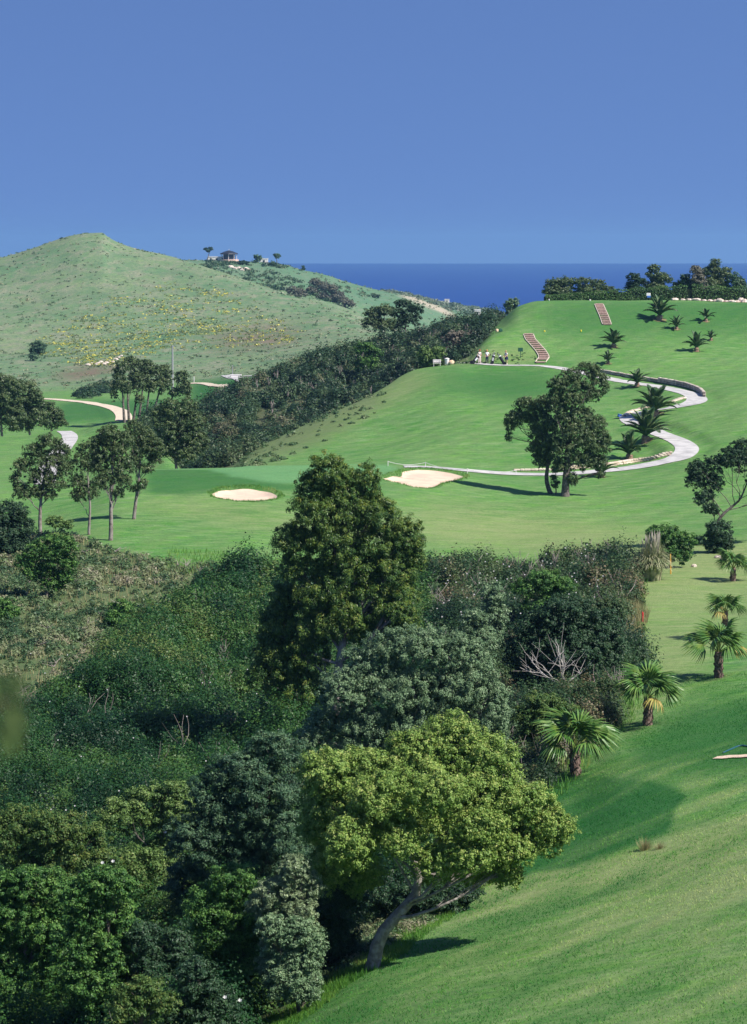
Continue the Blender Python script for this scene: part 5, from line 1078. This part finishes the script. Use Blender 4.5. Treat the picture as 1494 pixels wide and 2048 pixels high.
tuft(1290, 1700, 'reddish straw tuft standing alone in the lawn below the dark green tee'); tuft(1318, 1698, 'smaller green straw tuft right of the reddish one in the near lawn', 120, .22)

# white rockrose flowers
def flowers(pts, label, r, seed):
    rg = np.random.default_rng(seed); V = []; Fc = []
    for p in pts:
        i = len(V); n = 5; V.append(tuple(p))
        for k in range(n*2):
            a = k*math.pi/n; q = r*(1 if k % 2 else .7); V.append((p[0]+math.cos(a)*q, p[1]-abs(math.cos(a))*.01, p[2]+math.sin(a)*q*.8))
        Fc += [(i, i+1+k, i+1+(k+1) % (2*n)) for k in range(2*n)]
    me = bpy.data.meshes.new('flowers'); me.from_pydata(V, [], Fc); me.update(); o = link('flowers', me, bpy.data.materials.get('petals') or mat('petals', (.80, .76, .74, 1), .6, .2)); tag(o, label, 'flowers', None, 'stuff')
rg = np.random.default_rng(6); pts = []
for _ in range(46):
    px, D = rg.uniform(60, 560), rg.uniform(68, 112); g = ground(px, D); pts.append(g+np.array([0, -.4, 1.75+.5*rg.random()]))
flowers(pts, 'white rockrose flowers sprinkled over the dark scrub in the hollow', .036, 1)
pts = []
for _ in range(110):
    px, D = rg.uniform(870, 1215), rg.uniform(112, 150); g = ground(px, D); pts.append(g+np.array([0, -.4, 1.45+.55*rg.random()]))
flowers(pts, 'white rockrose flowers on the brownish scrub left of the pampas grass', .05, 2)
flowers([P(450, 1994, 46.5), P(480, 2000, 46.5), P(331, 1664, 62), P(205, 1725, 54), P(226, 1722, 54)], 'a few larger white flowers low among the foreground bushes', .05, 3)

# ------------------------------------------------------------------ golfers and their bags
def skin_body(name, J, E, R, m, parent, root_i=0, sub=2):
    me = bpy.data.meshes.new(name); me.from_pydata(J, E, []); o = link(name, me, m, parent)
    s = o.modifiers.new('skin', 'SKIN'); s.use_smooth_shade = True
    for i, r in enumerate(R):
        v = me.skin_vertices[0].data[i]; v.radius = (r, r) if not isinstance(r, tuple) else r; v.use_root = (i == root_i)
    q = o.modifiers.new('sub', 'SUBSURF'); q.levels = sub; q.render_levels = sub
    return o
SKINM = mat('skin', (.55, .33, .24, 1), .6, .3)
def person(px, D, rz, label, shirt, legs, cap, hair, armL, armR, short=False, lean=0.0, skirt=False):
    g = ground(px, D); root = empty('person', g, rz); tag(root, label, 'person', 'golfers standing on the path')
    hip, kn, an = .92, .50, .08
    J = [(0, 0, .98), (0, lean*.3, 1.18), (0, lean*.7, 1.38), (0, lean, 1.50), (0, lean-.02, 1.56),           # pelvis..neck..head base
         (.09, 0, hip), (.11, -.03, kn), (.12, .02, an), (.12, -.14, .03), (-.09, 0, hip), (-.11, -.01, kn), (-.13, .05, an), (-.13, -.11, .03),
         (.17, lean*.8, 1.42), armL[0], armL[1], (-.17, lean*.8, 1.42), armR[0], armR[1]]
    E = [(0, 1), (1, 2), (2, 3), (3, 4), (0, 5), (5, 6), (6, 7), (7, 8), (0, 9), (9, 10), (10, 11), (11, 12), (2, 13), (13, 14), (14, 15), (2, 16), (16, 17), (17, 18)]
    R = [.13, .12, .13, .055, .05, .085, .058, .038, .035, .085, .058, .038, .035, .055, .038, .026, .055, .038, .026]
    def hand(w, el, i0):
        d = Vector(w)-Vector(el); d.normalize(); s = Vector((1, 0, 0)).cross(d); s = s.normalized() if s.length > .1 else Vector((0, 1, 0)); p0 = Vector(w)+d*.05
        J.append(tuple(p0)); E.append((i0, len(J)-1)); R.append(.03); pi = len(J)-1
        for k, l in enumerate((.07, .08, .075, .06)):
            a = p0+s*(k-1.5)*.02+d*.03; b = a+d*l*.6+Vector((0, -.01, -.01)); c = b+d*l*.3+Vector((0, -.012, -.02))
            J.extend([tuple(a), tuple(b), tuple(c)]); n = len(J); E.extend([(pi, n-3), (n-3, n-2), (n-2, n-1)]); R.extend([.011, .009, .008])
        a = Vector(w)+d*.03+s*.035; b = a+s*.02+d*.035; J.extend([tuple(a), tuple(b)]); n = len(J); E.extend([(i0, n-2), (n-2, n-1)]); R.extend([.012, .010])
    hand(armL[1], armL[0], 15); hand(armR[1], armR[0], 18)
    body = skin_body('body', J, E, R, SKINM, root, 0, 1)
    # head with face
    hb = MB(); hc = np.array([0, lean-.03, 1.665]); rings = [(-.125, .035), (-.10, .062), (-.05, .078), (0, .083), (.05, .08), (.09, .062), (.115, .03)]; V = []
    for z, r in rings:
        for k in range(12):
            a = k*math.pi/6; x, y = math.sin(a)*r*.86, -math.cos(a)*r*1.08
            if k == 0: y -= {0: .0, -.05: .012}.get(z, 0)
            V.append(hc+np.array([x, y, z]))
    hb.add(V, [(l*12+k, l*12+(k+1) % 12, (l+1)*12+(k+1) % 12, (l+1)*12+k) for l in range(6) for k in range(12)]+[tuple(range(12))[::-1], tuple(72+k for k in range(12))])
    hb.add([hc+np.array(q) for q in ((-.012, -.085, .01), (.012, -.085, .01), (.016, -.088, -.03), (-.016, -.088, -.03), (0, -.112, -.026))], [(0, 1, 4), (1, 2, 4), (2, 3, 4), (3, 0, 4)])
    for s in (-1, 1): hb.tube([hc+np.array([s*.068, .0, -.02]), hc+np.array([s*.08, .01, 0]), hc+np.array([s*.07, .01, .025])], [.012, .016, .01], 6)
    hb.build('head', SKINM, body, True)
    eb = MB()
    for s in (-1, 1): eb.box(hc+np.array([s*.03, -.083, .012]), (.022, .012, .010))
    eb.box(hc+np.array([0, -.082, -.058]), (.04, .012, .008)); eb.build('face_features', DARKM, body)
    # clothes
    SJ = [(0, 0, .97), (0, lean*.3, 1.16), (0, lean*.7, 1.37), (.165, lean*.8, 1.425), tuple((Vector((.17, lean*.8, 1.42))*.35+Vector(armL[0])*.65)), (-.165, lean*.8, 1.425), tuple((Vector((-.17, lean*.8, 1.42))*.35+Vector(armR[0])*.65))]
    skin_body('shirt', SJ, [(0, 1), (1, 2), (2, 3), (3, 4), (2, 5), (5, 6)], [.15, .14, .145, .07, .058, .07, .058], shirt, root, 0, 1)
    if skirt:
        b = MB(); b.tube([(0, 0, 1.03), (0, 0, .9), (0, 0, .62)], [.15, .19, .25], 14, False); b.build('skirt', legs, root, True)
    else:
        e = .45 if short else .06
        TJ = [(0, 0, .96), (.09, 0, hip-.04), (.11, -.03, kn), (.12, .02, .12), (-.09, 0, hip-.04), (-.11, -.01, kn), (-.13, .05, .12)]
        TE = [(0, 1), (1, 2), (2, 3), (0, 4), (4, 5), (5, 6)]; TR = [.15, .11, .085, .075, .11, .085, .075]
        if short: TJ = [TJ[0], TJ[1], (.105, -.02, .56), TJ[4], (-.105, -.01, .56)]; TE = [(0, 1), (1, 2), (0, 3), (3, 4)]; TR = [.15, .115, .105, .115, .105]
        skin_body('trousers' if not short else 'shorts', TJ, TE, TR, legs, root, 0, 1)
    for s, x in ((1, .12), (-1, -.13)):
        b = MB(); b.box((x, -.05+(.03 if s < 0 else 0), .045), (.10, .28, .09), 0, 0, .03); b.build('shoe', WHITE, root)
    b = MB(); b.tube([hc+np.array([0, .01, .03]), hc+np.array([0, .005, .085]), hc+np.array([0, 0, .125]), hc+np.array([0, 0, .14])], [.098, .092, .06, .01], 12); b.box(hc+np.array([0, -.125, .045]), (.14, .11, .014), 0, 0, .005); b.build('cap', cap, root, True)
    b = MB(); b.tube([hc+np.array([0, .03, .05]), hc+np.array([0, .045, -.02]), hc+np.array([0, .04, -.09])], [.085, .08, .045], 10); b.build('hair', hair, root, True)
    return root
PINKS = mat('pale_pink_shirt', (.75, .60, .58, 1), .8, .1); WHS = mat('white_shirt', (.78, .78, .80, 1), .8, .1); NAVY = mat('navy_cloth', (.02, .025, .06, 1), .8, .1); REDC = mat('red_cap', (.55, .05, .04, 1), .7, .1); ORC = mat('orange_cap', (.70, .28, .10, 1), .7, .1); HAIR = mat('brown_hair', (.09, .05, .03, 1), .7, .2); BLH = mat('blond_hair', (.45, .30, .14, 1), .7, .2)
DP = 284.6
person(959, DP, .5, 'person in pale pink clothes and a red cap pulling a dark golf bag', PINKS, PINKS, REDC, HAIR, ((.26, -.02, 1.18), (.20, -.22, 1.05)), ((-.27, .02, 1.18), (-.36, -.15, 1.02)), lean=-.03)
person(974, DP, .15, 'person in a white top and navy trousers with one hand on the hip', WHS, NAVY, ORC, HAIR, ((.36, .06, 1.20), (.20, -.04, 1.04)), ((-.24, .03, 1.16), (-.24, -.12, .95)))
person(1013, DP, -.7, 'person with a blond head in a white top and navy skirt bending over a trolley', WHS, NAVY, BLH, BLH, ((.22, -.12, 1.18), (.16, -.34, 1.05)), ((-.22, -.12, 1.18), (-.18, -.34, 1.05)), lean=-.12, skirt=True)
BAGM = mat('black_bag_cloth', (.015, .016, .022, 1), .7, .2); BAGW = mat('white_bag_trim', (.70, .70, .72, 1), .6, .2); STEEL = mat('club_steel', (.45, .45, .47, 1), .3, .5, metallic=.8)
def bag(px, D, rz, tilt, label, s=1.15):
    g = ground(px, D); root = empty('golf_trolley', g, rz); tag(root, label, 'golf bag', 'golf bags on trolleys'); d = np.array([math.sin(tilt), 0, math.cos(tilt)]); a = np.array([0, 0, .14])*s
    b = MB(); b.tube([a, a+d*.1*s, a+d*.5*s, a+d*.85*s], [.12*s, .15*s, .14*s, .15*s], 10); bd = b.build('bag', BAGM, root, True)
    b = MB(); b.tube([a+d*.80*s, a+d*.88*s], [.158*s, .158*s], 10, False); b.box(a+d*.4*s+np.array([0, -.15*s, 0]), (.14*s, .08*s, .34*s), 0, tilt, .02); b.build('pocket_trim', BAGW, bd)
    for k in range(6):
        u = np.array([(k % 3-1)*.06, (k//3-.5)*.1, 0])*s; b = MB(); t = a+d*(.85+.16+.05*(k % 3))*s+u; b.tube([a+d*.8*s+u, t], [.012, .012], 5); b.tube([t-d*.02, t+d*.05, t+d*.09], [.03, .042, .02], 6); b.build('club', BAGM if k % 2 else STEEL, root)
    for q in (-.28, .28):
        b = MB(); c = np.array([-.05, q, .15])*s; b.tube([c-np.array([0, .03, 0]), c+np.array([0, .03, 0])], [.15*s, .15*s], 14); b.build('wheel', BAGM, root)
    b = MB(); b.tube([np.array([-.05, -.28, .15])*s, np.array([-.05, .28, .15])*s], .018, 5); b.tube([np.array([-.05, 0, .15])*s, a+d*.5*s+np.array([-.16, 0, 0])*s, a+d*.95*s+np.array([-.30, 0, 0.05])*s], .018, 5); b.build('frame', STEEL, root)
bag(946, DP-.3, .3, .75, 'black golf bag tilted on its trolley behind the person in pink', 1.35)
bag(985, DP-.2, -.2, .15, 'black and white golf bag standing upright between two golfers', 1.2)
bag(1008, DP-.4, 2.9, .55, 'dark golf bag tilted on a trolley held by the bending person', 1.25)

# ------------------------------------------------------------------ air
HZ = True
if HZ:
    b = MB(); b.box((0, 4700, -15), (22000, 9800, 150)); o = b.build('haze', None); o['kind'] = 'stuff'
    hm = bpy.data.materials.new('thin_air'); hm.use_nodes = True; t = hm.node_tree; t.nodes.clear(); out = t.nodes.new('ShaderNodeOutputMaterial'); pv = t.nodes.new('ShaderNodeVolumePrincipled')
    pv.inputs['Color'].default_value = (.33, .64, 1, 1); pv.inputs['Density'].default_value = .000085; pv.inputs['Anisotropy'].default_value = .2
    t.links.new(pv.outputs[0], out.inputs['Volume']); o.data.materials.append(hm)

carpet('dry_brush', 'low tussocks on the bank behind the golfers up to the lower steps', zrow([(885, 712), (930, 700), (1000, 702), (1068, 712), (1075, 728), (890, 730)], 284, 297), 150, .1, .26, .8, G_DRY, 201, leafk=.0008, tb=.45, spread=.8)
carpet('leaf_litter', 'weeds and dry leaves on the ground around the crooked grey trunk', inpoly([(600, 54.6), (700, 56), (880, 60), (1000, 66), (960, 70), (860, 66), (640, 60)], CC, RR), 420, .1, .3, .6, G_DRY, 202, tb=.4, spread=.9, leafmin=.06)

for bi, w in enumerate(bk):
    mm_ = blur(inpoly([tuple(p) for p in w], XX, RR), 3, 1); mo = inpoly([tuple(p) for p in w], XX, RR)
    blades('grass', ['longer grass lip round the left sand bunker', 'longer grass lip round the right sand bunker'][bi], (mm_ > .03) & ~mo, 2600, .13, .02, L_GEDGE, 210+bi, .8)
